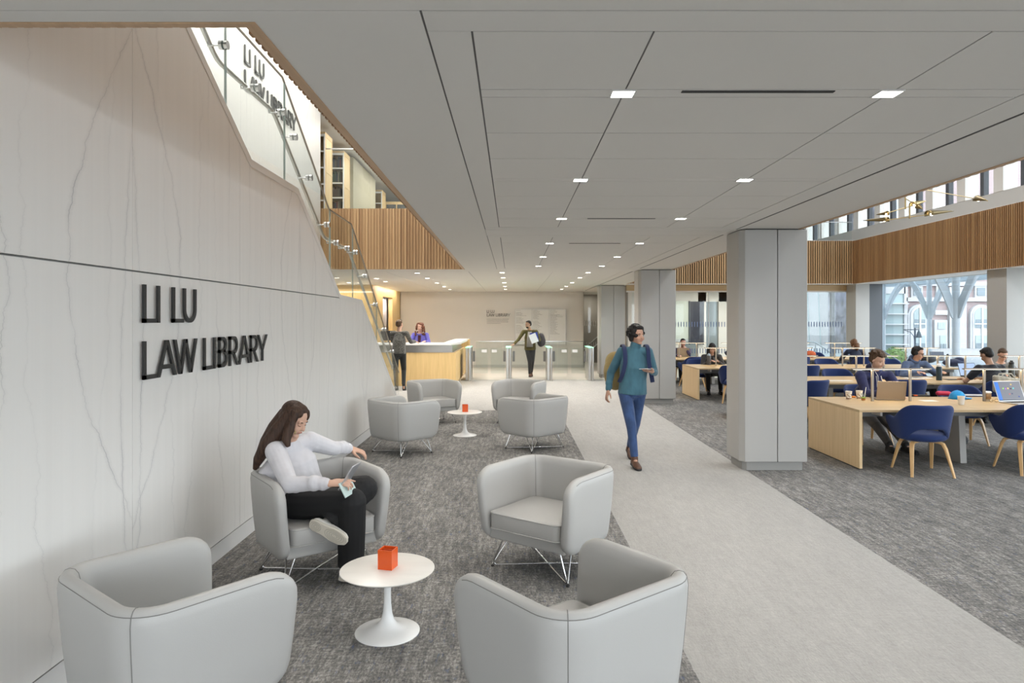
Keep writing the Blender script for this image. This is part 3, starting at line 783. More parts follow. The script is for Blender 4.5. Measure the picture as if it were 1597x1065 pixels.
# upper-floor glass guards
def guard(name, label, p0, p1, z0, z1, n):
    t = thing(name, label, 'balustrade', ((p0[0] + p1[0]) / 2, (p0[1] + p1[1]) / 2, z0))
    p0 = V((*p0, 0)); p1 = V((*p1, 0))
    for i in range(n):
        a = MB(); q0 = p0.lerp(p1, i / n + .002); q1 = p0.lerp(p1, (i + 1) / n - .002); zm = (z0 + z1) / 2
        a.bar(q0 + V((0, 0, zm)), q1 + V((0, 0, zm)), .014, z1 - z0); obj('glass_panel', a, 'glass', t, world=True)
    a = MB(); a.bar(p0 + V((0, 0, z1)), p1 + V((0, 0, z1)), .02, .02); obj('top_cap', a, 'chrome', t, world=True)
guard('glass_guard', 'frameless glass guard on top of the timber parapet above the stair', (-3.9, 14.3), (-1.0, 14.3), F2, 5.34, 3)
guard('glass_guard', 'low glass guard above the timber band at the far end of the reading room', (3.5, 19.98), (9.95, 19.98), F2, 4.62, 5)
# ================================================================ LOUNGE CHAIRS (open side faces local +Y)
def plan_path(hw, yf, yb, r, n=9):
    """centreline from the right arm tip round the back to the left arm tip; constant point count"""
    P = []
    for i in range(12): P.append(V((hw, yf + (yb + r - yf) * (i / 11) ** .8 if False else yf + (yb + r - yf) * i / 11)))
    for i in range(1, n + 1): a = -pi / 2 * i / n; P.append(V((hw - r + r * cos(a), yb + r + r * sin(a))))
    for i in range(1, 9): P.append(V((hw - r - 2 * (hw - r) * i / 8, yb)))
    for i in range(1, n + 1): a = -pi / 2 - pi / 2 * i / n; P.append(V((-hw + r + r * cos(a), yb + r + r * sin(a))))
    for i in range(1, 12): P.append(V((-hw, yb + r + (yf - yb - r) * i / 11)))
    return P
def shell_grid():
    # denser samples at the arm tips
    top = plan_path(.365, .345, -.315, .135); bot = plan_path(.325, .325, -.275, .12)
    prof = [(.000, .205), (.020, .208), (.034, .225), (.040, .26), (.042, .42), (.042, .58), (.040, .655), (.032, .690), (.018, .707), (0, .712),
            (-.018, .707), (-.030, .690), (-.036, .655), (-.036, .42), (-.036, .27), (-.02, .215)]
    dd = [0, .006, .018, .036, .058, .084, .115, .15, .2, .26, .33, .40]
    def arm(path, side):
        # resample the straight arm part at distances dd from its tip
        tip = path[0] if side > 0 else path[-1]; end = path[11] if side > 0 else path[-12]
        L = (end - tip).length; return [tip.lerp(end, min(1, d / .40)) for d in dd]
    def full(path): return arm(path, 1) + path[12:-12] + arm(path, -1)[::-1]
    T = full(top); B = full(bot); N = len(T)
    def dist(i): j = min(i, N - 1 - i); return dd[j] if j < len(dd) else 9
    rings = []
    for i in range(N):
        a = max(i - 1, 0); b = min(i + 1, N - 1); row = []
        d = dist(i); rt, rb = .115, .10
        dt = rt - math.sqrt(max(0, rt * rt - (rt - d) ** 2)) if d < rt else 0
        db = rb - math.sqrt(max(0, rb * rb - (rb - d) ** 2)) if d < rb else 0
        th = 1.0 if d > .04 else .45 + .55 * math.sqrt(max(0, 1 - ((.04 - d) / .04) ** 2))
        for off, z in prof:
            k = (z - .22) / .49; k = max(0, min(1, k)); kk = k ** .75
            p = B[i].lerp(T[i], kk); tg = (B[b].lerp(T[b], kk) - B[a].lerp(T[a], kk)).normalized(); nrm = V((-tg.y, tg.x))
            f = (z - .205) / .507
            zz = z - dt * max(0, (f - .45) / .55) + db * max(0, (.45 - f) / .45)
            q = p + nrm * off * th; row.append(V((q.x, q.y, zz)))
        rings.append(row)
    return rings
def make_lounge():
    t = thing('lounge_chair', 'x', 'armchair')
    rg = shell_grid(); b = MB(); vr = [[b.b.verts.new(p) for p in r] for r in rg]; b.skin(vr, True)
    obj('shell', b, 'leather', t, smooth=60)
    # underside pan and front apron
    b = MB(); bp_ = plan_path(.315, .285, -.265, .14); b.prism([(p.x, p.y) for p in bp_], .212, .30, 'Z'); obj('seat_base', b, 'leather', t, bevel=.012, bseg=3)
    # cushion
    b = MB(); pts = []
    b.box(-.292, .292, -.235, .325, .292, .412)
    bmesh.ops.bevel(b.b, geom=[e for e in b.b.edges if abs(e.verts[0].co.z - e.verts[1].co.z) > .05], offset=.05, segments=4, affect='EDGES', profile=.5)
    bmesh.ops.bevel(b.b, geom=[e for e in b.b.edges if abs(e.verts[0].co.z - e.verts[1].co.z) < .01 and len(e.link_faces) == 2 and e.calc_face_angle(0) > .5], offset=.018, segments=3, affect='EDGES', profile=.5)
    cu = obj('cushion', b, 'leather', t, smooth=50)
    def loop(z, o, r_=.05):
        pl = []
        for cx, cy, a0 in ((.292 - r_, .325 - r_, 0), (-.292 + r_, .325 - r_, pi / 2), (-.292 + r_, -.235 + r_, pi), (.292 - r_, -.235 + r_, 1.5 * pi)):
            for i in range(5): a = a0 + pi / 2 * i / 4; pl.append(V((cx + (r_ + o) * cos(a), cy + (r_ + o) * sin(a), z)))
        return pl + [pl[0]]
    for z in (.405, .300):
        b = MB(); b.tube(loop(z, .0), .0042, 6, caps=False); obj('piping', b, 'leather', cu, smooth=True)
    # seams where back meets arms, and along the top
    for i in (16, len(rg) - 17):
        b = MB(); r = rg[i]; b.tube([p + (p - V((0, 0, p.z))).normalized() * .0 for p in r[1:15]], .0022, 5); obj('seam', b, 'leather_in', t)
    b = MB(); b.tube([r[7] + V((0, 0, .0)) for r in rg[4:-4]], .0018, 5); obj('seam', b, 'leather_in', t)
    # crossed wire base
    F = [(.315, .25), (-.315, -.25)]
    for sx in (1, -1):
        b = MB(); z0 = .0145
        pts = []
        def corner(P0, P1, P2, r_=.03):
            u = (P0 - P1).normalized() * r_; v = (P2 - P1).normalized() * r_; return [P1 + u, P1 + u * .3 + v * .3, P1 + v]
        A0 = V((sx * .235, .225, .212)); A1 = V((sx * .315, .25, z0)); A2 = V((-sx * .315, -.25, z0)); A3 = V((-sx * .235, -.19, .212))
        pts = [A0] + corner(A0, A1, A2) + [A1.lerp(A2, .5) + V((0, 0, .006 if sx > 0 else -.004))] + corner(A1, A2, A3) + [A3]
        b.tube(pts, .0062, 8); lg = obj('wire_leg', b, 'chrome', t, smooth=60)
        for P1, P2, P3 in ((V((sx * .252, .10, .212)), A1 + V((0, -.004, .006)), A2), (V((-sx * .252, -.08, .212)), A2 + V((0, .004, .006)), A1)):
            b = MB(); b.tube([P1, P2], .0055, 8); obj('strut', b, 'chrome', lg, smooth=60)
            b = MB(); b.cyl((P2.x, P2.y, 0), (P2.x, P2.y, .012), .011, seg=12); obj('foot_pad', b, 'black', lg)
    return t
_lc = None
def lounge(x, y, fx, fy, label, grp, s=1.0):
    global _lc
    rz = math.atan2(fy, fx) - pi / 2
    if _lc is None:
        _lc = o = make_lounge(); o.location = (x, y, 0); o.rotation_euler = (0, 0, rz); o['label'] = label; o['group'] = grp
    else: o = dup(_lc, (x, y, 0), rz, label, grp)
    return o
GL = 'pale grey leather lounge chairs around the white tables'
CH_FL = lounge(-1.425, 2.88, .63, .78, 'pale grey leather tub chair at bottom left, seen from behind, beside the marble wall', GL)
CH_FR = lounge(.27, 2.86, -.62, .78, 'pale grey leather tub chair at bottom centre, seen from behind beside the pale carpet path', GL)
CH_MR = lounge(.262, 4.87, -.60, -.80, 'empty pale grey leather tub chair facing the viewer across the near white table', GL)
CH_ML = lounge(-1.36, 4.78, .60, -.80, 'pale grey leather tub chair in which the long-haired woman sits', GL)
lounge(-1.46, 9.06, .70, .71, 'pale grey tub chair of the far set, back to viewer, beside the marble wall', GL)
lounge(.31, 9.38, -.70, .71, 'pale grey tub chair of the far set, back to viewer, beside the pale path', GL)
lounge(-1.36, 11.75, .50, -.87, 'pale grey tub chair of the far set, nearest the reception desk, open toward viewer', GL)
lounge(.14, 11.75, -.42, -.91, 'pale grey tub chair of the far set before the entry gates, open toward viewer', GL)

def make_tulip():
    t = thing('pedestal_table', 'x', 'side table')
    b = MB(); b.lathe([(.004, .337), (.225, .337), (.250, .343), (.263, .351), (.263, .355), (.258, .357), (.004, .357)], seg=64); obj('tabletop', b, 'tulip_top', t, smooth=35)
    b = MB(); b.lathe([(.004, 0), (.180, 0), (.180, .005), (.170, .010), (.130, .017), (.085, .028), (.054, .046), (.036, .072), (.026, .11), (.021, .16), (.0195, .22), (.0215, .28), (.026, .315), (.036, .337), (.004, .337)], seg=56)
    obj('pedestal', b, 'tulip', t, smooth=40); return t
tt = make_tulip(); tt.location = (-.70, 3.84, 0); tt['label'] = 'low round white pedestal table in front of the seated woman'
t2 = dup(tt, (-.718, 10.4, 0), 0, 'low round white pedestal table in the middle of the far chair set')
for t_ in (tt, t2): t_['group'] = 'low white pedestal tables'
def make_cup():
    t = thing('pen_holder', 'x', 'pen holder'); w_ = .042
    b = MB()
    for p in ((-w_, -w_ + .004, -w_, w_), (w_ - .004, w_, -w_, w_), (-w_ + .004, w_ - .004, -w_, -w_ + .004), (-w_ + .004, w_ - .004, w_ - .004, w_)): b.box(p[0], p[1], p[2], p[3], 0, .108)
    b.box(-w_ + .004, w_ - .004, -w_ + .004, w_ - .004, 0, .006); obj('box', b, 'orange', t)
    b = MB(); b.box(-w_ + .004, w_ - .004, .006, .009, .006, .100); obj('divider', b, 'orange', t); return t
c1 = make_cup(); c1.location = (-.700, 3.85, .357); c1.rotation_euler = (0, 0, R(-14)); c1['label'] = 'square orange pen holder on the near white table'
c2 = dup(c1, (-.715, 10.42, .357), R(8), 'square orange pen holder on the far white table')
for c_ in (c1, c2): c_['group'] = 'orange pen holders'

# ================================================================ BLUE ARMCHAIRS (front faces local +Y)
def sm(a, b, x): x = max(0, min(1, (x - a) / (b - a))); return x * x * (3 - 2 * x)
def make_blue():
    t = thing('upholstered_chair', 'x', 'chair')
    rows = []; NU = 33; NV = 7
    for i in range(NU):
        u = -1 + 2 * i / (NU - 1); au = abs(u)
        ht = .805 - .170 * sm(.26, .74, au) + .012 * sm(.78, .95, au) - .03 * sm(.95, 1, au)
        hb = .528 - .138 * sm(.14, .50, au) + .03 * sm(.6, .8, au) + .17 * sm(.82, 1, au)
        row = []
        for j in range(NV):
            v = j / (NV - 1); z = hb + (ht - hb) * v
            fl_ = (z - .38) / .42
            # plan: back arc then arms going forward and slightly out
            if au < .52: a = au / .52 * R(78); px_ = sin(a) * (.235 + .065 * fl_); py_ = -cos(a) * (.20 + .085 * fl_) + .0
            else:
                k = (au - .52) / .48; a = R(78); w0 = sin(a) * (.235 + .065 * fl_); y0_ = -cos(a) * (.20 + .085 * fl_)
                px_ = w0 + .028 * k * (1 + fl_ * .3); py_ = y0_ + .275 * k
            row.append(V((px_ * (1 if u >= 0 else -1), py_, z)))
        rows.append(row)
    b = MB(); b.grid(rows); o = obj('back_shell', b, 'blue_fab', t, solid=.046, sub=2, smooth=True)
    b = MB(); b.lathe([(.002, .375), (.20, .378), (.245, .395), (.258, .425), (.245, .455), (.20, .470), (.10, .476), (.002, .478)], seg=40); b.xf(M.Translation((0, .03, 0)) @ M.Diagonal((1.02, .98, 1, 1)))
    obj('seat', b, 'blue_fab', t, smooth=True)
    for sx in (1, -1):
        for fy, yy in ((.27, .12), (-.26, -.10)):
            b = MB(); P = [V((sx * .07, yy * .5, .372)), V((sx * .135, yy * 1.0, .370)), V((sx * .165, yy * 1.25, .352)), V((sx * .180, yy * 1.25 + (fy - yy * 1.25) * .22, .30)), V((sx * .222, fy, .0))]
            rr = [.017, .019, .020, .0185, .012]; rings = []; x = None
            for i, p in enumerate(P):
                d = (P[min(i + 1, 4)] - P[max(i - 1, 0)]).normalized(); o_ = V((sx * .16, fy - yy * .5, 0)).normalized(); x = V((-o_.y, o_.x, 0)); x = (x - d * x.dot(d)).normalized(); y = d.cross(x)
                rings.append([b.b.verts.new(p + x * rr[i] * a * 1.25 + y * rr[i] * c * .8) for a, c in ((1, .5), (.8, .9), (-.8, .9), (-1, .5), (-1, -.5), (-.8, -.9), (.8, -.9), (1, -.5))])
            b.skin(rings); obj('leg', b, 'chair_oak', t, smooth=45)
    return t
_bc = [None]
def blue(x, y, rz, label):
    if _bc[0] is None:
        _bc[0] = o = make_blue(); o.location = (x, y, 0); o.rotation_euler = (0, 0, R(rz)); o['label'] = label; o['group'] = 'royal blue upholstered chairs at the reading desks'
    else: o = dup(_bc[0], (x, y, 0), R(rz), label, 'royal blue upholstered chairs at the reading desks')
    return o
NR = ['front', 'second', 'third', 'farthest']; RY = [8.0, 11.45, 14.95, 18.4]; DD = 1.38
blue(4.71, 7.84, -7, 'empty blue armchair on the near side of the front desk, closest to its end panel')
blue(5.97, 7.90, -6, 'blue armchair at the right picture edge on the near side of the front desk')
blue(6.45, 9.78, 170, 'blue armchair across the front desk, behind the bright blue cap')
blue(5.12, 9.85, 182, 'blue armchair on which the man in the navy hoodie sits')
blue(4.80, 11.05, 25, 'blue armchair showing its back just right of the nearest column')
blue(6.42, 11.15, -5, 'empty blue armchair behind the open gold laptop, near side of the second desk')
blue(7.90, 11.10, 0, 'blue armchair under the man in the black t-shirt')
blue(6.30, 13.15, 178, 'empty blue armchair across the second desk, left of the man in the navy hoodie')
blue(7.75, 13.2, 180, 'blue armchair under the person wearing headphones')
blue(9.05, 13.2, 176, 'blue armchair under the man with glasses')
blue(4.72, 14.55, -18, 'blue armchair on the near side of the third desk, cut off by the nearest column')
blue(6.25, 14.6, 3, 'blue armchair just right of the nearest column, near side of the third desk')
blue(4.55, 16.65, 172, 'blue armchair with an open wing beside the black-haired reader')
blue(7.70, 16.65, 182, 'empty blue armchair across the third desk, seen above the second desk')
blue(9.2, 16.6, 178, 'blue armchair across the third desk near the window')
blue(4.75, 18.0, 20, 'blue armchair at the near side of the farthest desk, left of the black-haired reader')
blue(7.55, 18.05, 0, 'blue armchair near side of the farthest desk, beside the orange bag')
blue(9.25, 18.0, -4, 'blue armchair under the brown-haired woman seen from behind')
blue(8.95, 20.1, 182, 'blue armchair across the farthest desk next to the glass partition')
blue(5.0, 20.15, 178, 'blue armchair of the man behind the gold laptop at the farthest desk')

# ================================================================ READING DESKS
DZ = .70
def make_desk():
    t = thing('reading_desk', 'x', 'desk', (4.07, 0, 0)); 
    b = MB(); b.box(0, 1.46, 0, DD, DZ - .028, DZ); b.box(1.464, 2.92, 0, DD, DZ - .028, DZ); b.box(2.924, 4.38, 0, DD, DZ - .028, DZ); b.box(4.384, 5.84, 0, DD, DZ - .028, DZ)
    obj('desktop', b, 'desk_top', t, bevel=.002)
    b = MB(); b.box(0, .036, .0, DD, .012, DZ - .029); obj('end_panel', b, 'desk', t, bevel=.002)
    b = MB(); b.box(.004, .03, .03, DD - .03, 0, .012); obj('plinth', b, 'black', t)
    for x in (1.46, 2.92, 4.38, 5.80):
        b = MB(); b.prism([(.36, 0), (1.02, 0), (.98, DZ - .04), (.40, DZ - .04)], x - .04, x + .04, 'X'); obj('leg', b, 'panel', t, bevel=.004)
    b = MB(); b.box(.04, 5.8, .30, .36, DZ - .11, DZ - .03); b.box(.04, 5.8, 1.02, 1.08, DZ - .11, DZ - .03); b.box(.04, 5.8, .52, .86, DZ - .15, DZ - .12); obj('beam', b, 'grey_metal', t)
    b = MB()
    for x in (.3, 1.76, 3.2, 4.7): b.box(x, x + .025, .10, .34, DZ - .085, DZ - .03)
    obj('bracket', b, 'lamp_trim', t)
    for x in (.62, 2.1, 3.5, 4.9):
        b = MB(); b.box(x, x + .12, .05, .12, DZ - .055, DZ - .029); obj('outlet', b, 'tulip', t, bevel=.006)
    return t
dk = make_desk()
for i, y_ in enumerate(RY):
    o = dk if i == 0 else dup(dk)
    o.location = (4.07, y_, 0); o['group'] = 'long shared oak reading desks'
    o['label'] = ['front long pale oak reading desk with the solid wood end panel', 'second long oak reading desk, behind the man in the navy hoodie', 'third long oak desk, its wood end panel showing between two columns', 'farthest long oak reading desk, beside the glass partition'][i]
def make_dlamp():
    t = thing('desk_lamp', 'x', 'lamp')
    b = MB(); b.box(-.515, .515, -.022, .022, .412, .428); obj('lamp_bar', b, 'rail_metal', t, bevel=.002)
    b = MB(); b.box(-.49, .49, -.010, .010, .4095, .4121); obj('led_strip', b, 'led', t)
    for sx in (-1, 1):
        b = MB(); b.box(sx * .245 - .014, sx * .245 + .014, -.012, .012, 0, .412); obj('post', b, 'rail_metal', t, bevel=.002)
    return t
dl = make_dlamp(); k = 0
for i, y_ in enumerate(RY):
    for j in range(4):
        o = dl if k == 0 else dup(dl)
        k += 1; o.location = (4.92 + 1.45 * j, y_ + .86 if i == 0 else y_ + .70, DZ)
        o['label'] = 'low bar-shaped desk lamp on two posts, %s along the %s reading desk' % (['leftmost', 'second', 'third', 'rightmost'][j], NR[i]); o['group'] = 'bar desk lamps'
        lamp('desk_lamp_light', 'AREA', (o.location.x, o.location.y, DZ + .405), 1.3, (1, .80, .50), .95, .03)

# ================================================================ RECEPTION DESK
rd = thing('reception_desk', 'long oak and steel reception counter with a white top at the back of the lobby', 'reception desk', (-2.6, 18.6, 0))
b = MB(); b.box(-3.9, -1.50, 18.22, 18.30, .0, .89)
obj('front_panel', b, 'golden', rd, world=True)
b = MB(); b.box(-1.56, -1.50, 18.30, 22.5, .06, .89); obj('side_panel', b, 'golden', rd, world=True)
b = MB(); b.box(-3.9, -1.60, 18.28, 18.31, .89, 1.09); b.box(-1.63, -1.60, 18.31, 21.6, .89, 1.09); obj('steel_band', b, 'steel', rd, world=True)
b = MB(); b.prism([(-3.9, 18.10), (-1.62, 18.10), (-1.42, 18.9), (-1.42, 22.55), (-1.86, 22.55), (-1.86, 18.55), (-3.9, 18.55)], 1.09, 1.15, 'Z'); obj('countertop', b, 'tulip', rd, world=True, bevel=.006)
b = MB(); b.box(-1.62, -1.38, 21.9, 22.5, .89, 1.13); obj('end_block', b, 'golden', rd, world=True)
b = MB(); b.box(-3.9, -1.62, 18.55, 19.1, .70, .74); obj('work_surface', b, 'golden', rd, world=True)
b = MB(); b.box(-3.88, -1.56, 18.25, 18.33, 0, .05); obj('plinth', b, 'black', rd, world=True)
mo = thing('monitor', 'dark flat monitor on the reception counter by the golden timber wall', 'monitor', (-3.33, 18.35, 1.15))
b = MB(); b.box(-.20, .20, -.012, .012, .06, .32); obj('screen', b, 'black', mo, bevel=.004)
b = MB(); b.cyl((0, 0, .01), (0, 0, .08), .014); b.box(-.09, .09, -.06, .06, 0, .012); obj('stand', b, 'frame', mo)

# ================================================================ TURNSTILES
def make_gate():
    t = thing('entry_gate', 'x', 'turnstile')
    for y_, r_ in ((0, .034), (.55, .045), (1.1, .034)):
        b = MB(); b.cyl((0, y_, 0), (0, y_, .955), r_, seg=24); p = obj('post', b, 'steel', t, smooth=40)
        b = MB(); b.cyl((0, y_, 0), (0, y_, .012), r_ + .03, seg=24); obj('foot_plate', b, 'steel', p, smooth=40)
    b = MB(); b.box(-.11, -.03, .10, 1.0, .0, .95); obj('cabinet', b, 'steel', t, bevel=.01)
    b = MB(); b.box(-.12, .035, -.02, 1.12, .956, .968); obj('glass_top', b, 'green_led', t, bevel=.003)
    return t
gt = make_gate(); GTS = [gt] + [dup(gt) for _ in range(3)]
for k, x_ in enumerate((-1.24, -.06, 1.13, 2.33)):
    o = GTS[k]
    o.location = (x_, 19.75, 0); o['group'] = 'steel entry gates of the lobby'
    o['label'] = ['steel gate pedestal with green-lit top beside the reception counter', 'steel gate pedestal with green-lit top under the hand of the man entering', 'steel gate pedestal with green-lit top right of the man entering', 'steel gate pedestal with green-lit top beside the farthest column'][k]
    for sx in (-1, 1):
        if (k == 0 and sx < 0) or (k == 3 and sx > 0): continue
        b = MB(); b.box(sx * .075 if sx > 0 else -.13 - .07, .145 if sx > 0 else -.13, .5, .53, .53, .84); obj('hinge_box', b, 'grey_metal', o, bevel=.004)
        if not (k in (1, 2) and sx == (1 if k == 1 else -1)):
            b = MB(); xa, xb_ = (.10, .52) if sx > 0 else (-.57, -.15); b.box(xa, xb_, .508, .52, .18, .93); gl_ = obj('glass_wing', b, 'glass', o)
            b = MB(); b.box(xb_ - .18 if sx > 0 else xa + .03, xb_ - .03 if sx > 0 else xa + .18, .500, .504, .80, .88); obj('decal', b, 'tulip', gl_)
# low glass fence in front of the back wall
guard('glass_fence', 'low clear glass fence in front of the far lobby wall', (-1.3, 24.4), (2.6, 24.4), .05, 1.0, 4)

# ================================================================ UPSTAIRS BOOKCASES
random.seed(11)
BC = [(.08, .05, .04), (.03, .05, .09), (.12, .10, .08), (.05, .09, .07), (.30, .27, .22), (.16, .04, .04), (.02, .02, .03)]
BM = [mat('book_cover', c, .6) for c in BC]
def bookcase(y, w_, h, label, books=True, x1=-4.24):
    t = thing('bookcase', label, 'bookcase', (x1 - w_ / 2, y, F2), group='oak bookcases upstairs'); x0 = x1 - w_; d = .62; n_ = 5
    b = MB(); b.box(x0, x0 + .02, y, y + d, F2, F2 + h); b.box(x1 - .02, x1, y, y + d, F2, F2 + h); b.box(x0, x1, y, y + d, F2 + h, F2 + h + .05); b.box(x0, x1, y, y + d, F2, F2 + .04); b.box(x0 + .02, x1 - .02, y + .30, y + .32, F2 + .04, F2 + h)
    obj('carcass', b, 'shelf_oak', t, world=True)
    ph = (h - .04) / n_
    for i in range(1, n_):
        b = MB(); b.box(x0 + .02, x1 - .02, y + .02, y + .30, F2 + .04 + ph * i - .012, F2 + .04 + ph * i + .008); obj('shelf', b, 'shelf_oak', t, world=True)
    b = MB(); b.box(x0 - .0, x0 + .03, y - .025, y, F2, F2 + h); b.box(x1 - .03, x1, y - .025, y, F2, F2 + h)
    for i in range(n_ + 1): b.box(x0 + .03, x1 - .03, y - .025, y, F2 + .02 + ph * i - .02 + (0 if i < n_ else -.02), F2 + .02 + ph * i + .012)
    obj('door_frame', b, 'tulip', t, world=True)
    b = MB(); b.box(x0 + .03, x1 - .03, y - .016, y - .010, F2 + .04, F2 + h - .02); obj('door_glass', b, 'glass', t, world=True)
    # carved side panel
    b = MB(); b.box(x1, x1 + .008, y + .03, y + .06, F2 + .04, F2 + h - .02); b.box(x1, x1 + .008, y + d - .06, y + d - .03, F2 + .04, F2 + h - .02)
    for z in (.04, h * .55, h - .06): b.box(x1, x1 + .008, y + .06, y + d - .06, F2 + z, F2 + z + .04)
    obj('side_frame', b, 'shelf_oak', t, world=True)
    if books:
        for i in range(n_):
            x = x0 + .03; zb = F2 + .04 + ph * i + .009; end = x0 + (x1 - x0) * random.uniform(.5, .95); nb = 0
            while x < end - .05 and nb < 9:
                bw = random.uniform(.028, .05); bh = random.uniform(.20, .29); bd_ = random.uniform(.15, .2); cc = MB(); cc.box(x, x + bw - .003, y + .05, y + .05 + bd_, zb, zb + bh)
                ci = random.randrange(len(BM)); bo = obj('book', cc, BM[ci]); shelf_n = ['bottom', 'second', 'middle', 'fourth', 'top'][i]
                tag(bo, '%s book on the %s shelf of the %s' % (['dark brown', 'dark blue', 'taupe', 'dark green', 'beige', 'dark red', 'black'][ci], shelf_n, label.split(',')[0].replace('tall ', '')), 'book', 'books on the %s shelf of the %s' % (shelf_n, label.split(',')[0])); x += bw; nb += 1
bookcase(15.5, .62, 1.90, 'tall nearest oak bookcase upstairs, just right of the white stair wall', False)
bookcase(17.25, .36, 1.90, 'tall second oak bookcase upstairs, with a glazed end full of books')
bookcase(22.3, .30, 1.88, 'tall far oak bookcase upstairs, deep in the corridor', False)
b = MB(); b.box(-4.6, -4.28, 18.4, 21.4, F2, 6.15); struct('wall_upper_corridor', b, mat('olive_beige_paint', (.46, .43, .33), .6))
b = MB(); b.box(-6, -1.0, 15.0, 29, 6.26, TOP - .01); struct('ceiling_upper_bulkhead', b, 'ceiling')
lcab = thing('low_cabinet', 'low oak cabinet with a dark glass door at the end of the upstairs corridor', 'cabinet', (-3.75, 23.4, F2))
b = MB(); b.box(-4.3, -3.2, 23.2, 23.6, F2, F2 + 1.7); obj('carcass', b, 'shelf_oak', lcab, world=True)
for x in (-4.26, -3.9, -3.54): b = MB(); b.box(x, x + .32, 23.18, 23.2, F2 + .1, F2 + 1.6); obj('glass_door', b, mat('smoked_glass', (.10, .11, .12), .15), lcab, world=True)

# ================================================================ BRASS MOBILE PENDANT
def shade(parent, c, d, L, r, m='brass'):
    """open leaf shaped shade: a pointed half cone"""
    c = V(c); d = V(d).normalized(); up = V((0, 0, 1)); s = d.cross(up).normalized(); u = s.cross(d)
    b = MB(); rows = []
    for i in range(9):
        k_ = i / 8; rr = r * (1 - k_) ** .8 + .004; p = c + d * L * k_; row = []
        for j in range(11):
            a = pi * (-.12 + 1.24 * j / 10); row.append(p + s * rr * cos(a) + u * rr * sin(a))
        rows.append(row)
    b.grid(rows); o = obj('lamp_shade', b, m, parent, world=True, solid=.006, smooth=True)
    b = MB(); b.ell(c + d * L * .14 - u * r * .1, r * .42, seg=16, rings=10); obj('bulb', b, 'led', parent, world=True, smooth=True)
pe = thing('mobile_pendant', 'brass mobile pendant light with leaf-shaped shades high above the reading room', 'pendant light', (6.9, 11.5, 3.5))
YP = 11.5
def q(px, py, dy=0): return at(px, py, YP + dy)
b = MB(); b.cyl(q(1412, 308), q(1412, 326), .012); b.cyl(q(1418.6, 319.5), q(1418.6, 341), .012); b.cyl(q(1412, 308), V((q(1412, 308).x, YP, TOP)), .006); obj('stem', b, 'brass_bright', pe, world=True)
for p0, p1 in ((q(1384, 332), q(1424, 320.5)), (q(1385, 342.8), q(1447, 334.8)), (q(1412, 309.5), q(1431, 321)), (q(1446, 296.5, -.6), q(1540, 313, -2.6))):
    b = MB(); b.cyl(p0, p1, .007, seg=10); obj('arm', b, 'brass_bright', pe, world=True)
shade(pe, q(1384, 333.5), q(1367, 335, .2) - q(1384, 333.5), .22, .045)
shade(pe, q(1385, 343.5), q(1351, 344, .3) - q(1385, 343.5), .42, .050)
shade(pe, q(1423, 320), q(1452, 311, .2) - q(1423, 320), .36, .055, 'brass_bright')
shade(pe, q(1432, 323), q(1441, 327, -.2) - q(1432, 323), .16, .045)
shade(pe, q(1447, 334.5), q(1505, 327, .3) - q(1447, 334.5), .62, .062)
shade(pe, q(1524, 311, -2.4), q(1541, 313, -2.7) - q(1524, 311, -2.4), .26, .05)
# ================================================================ PEOPLE
SKINS = {}
def skinm(c):
    if c not in SKINS:
        m = mat('skin_tone', c, .5, spec=.35); m.node_tree.nodes['Principled BSDF'].inputs['Subsurface Weight'].default_value = .0; SKINS[c] = m
    return SKINS[c]
def fabric(name, c, amt=.18, sc=9, rough=.9, st=(1, 1, .5)): return mat(name, c, rough, var=(amt, sc, st), sheen=.15, bump=(.8, 11))
def hairm(name, c):
    m = mat(name, c, .55, var=(.55, 90, (1, 1, .06)), spec=.3); n = m.node_tree; no = [q for q in n.nodes if q.type == 'TEX_NOISE'][0]; bu = n.nodes.new('ShaderNodeBump'); bu.inputs['Strength'].default_value = .9; bu.inputs['Distance'].default_value = .006
    n.links.new(no.outputs['Fac'], bu.inputs['Height']); n.links.new(bu.outputs[0], n.nodes['Principled BSDF'].inputs['Normal']); return m
MT['lips'] = mat('lips', (.42, .16, .13), .45); MT['eye_w'] = mat('eye_white', (.7, .68, .65), .2); MT['iris'] = mat('iris', (.02, .014, .01), .15)
MT['sole'] = mat('off_white_rubber', (.62, .58, .50), .6); MT['shoe_w'] = mat('white_leather_shoe', (.72, .70, .66), .5)
MT['shoe_b'] = mat('black_shoe', (.012, .012, .013), .6); MT['boot'] = mat('brown_boot', (.10, .045, .025), .5)

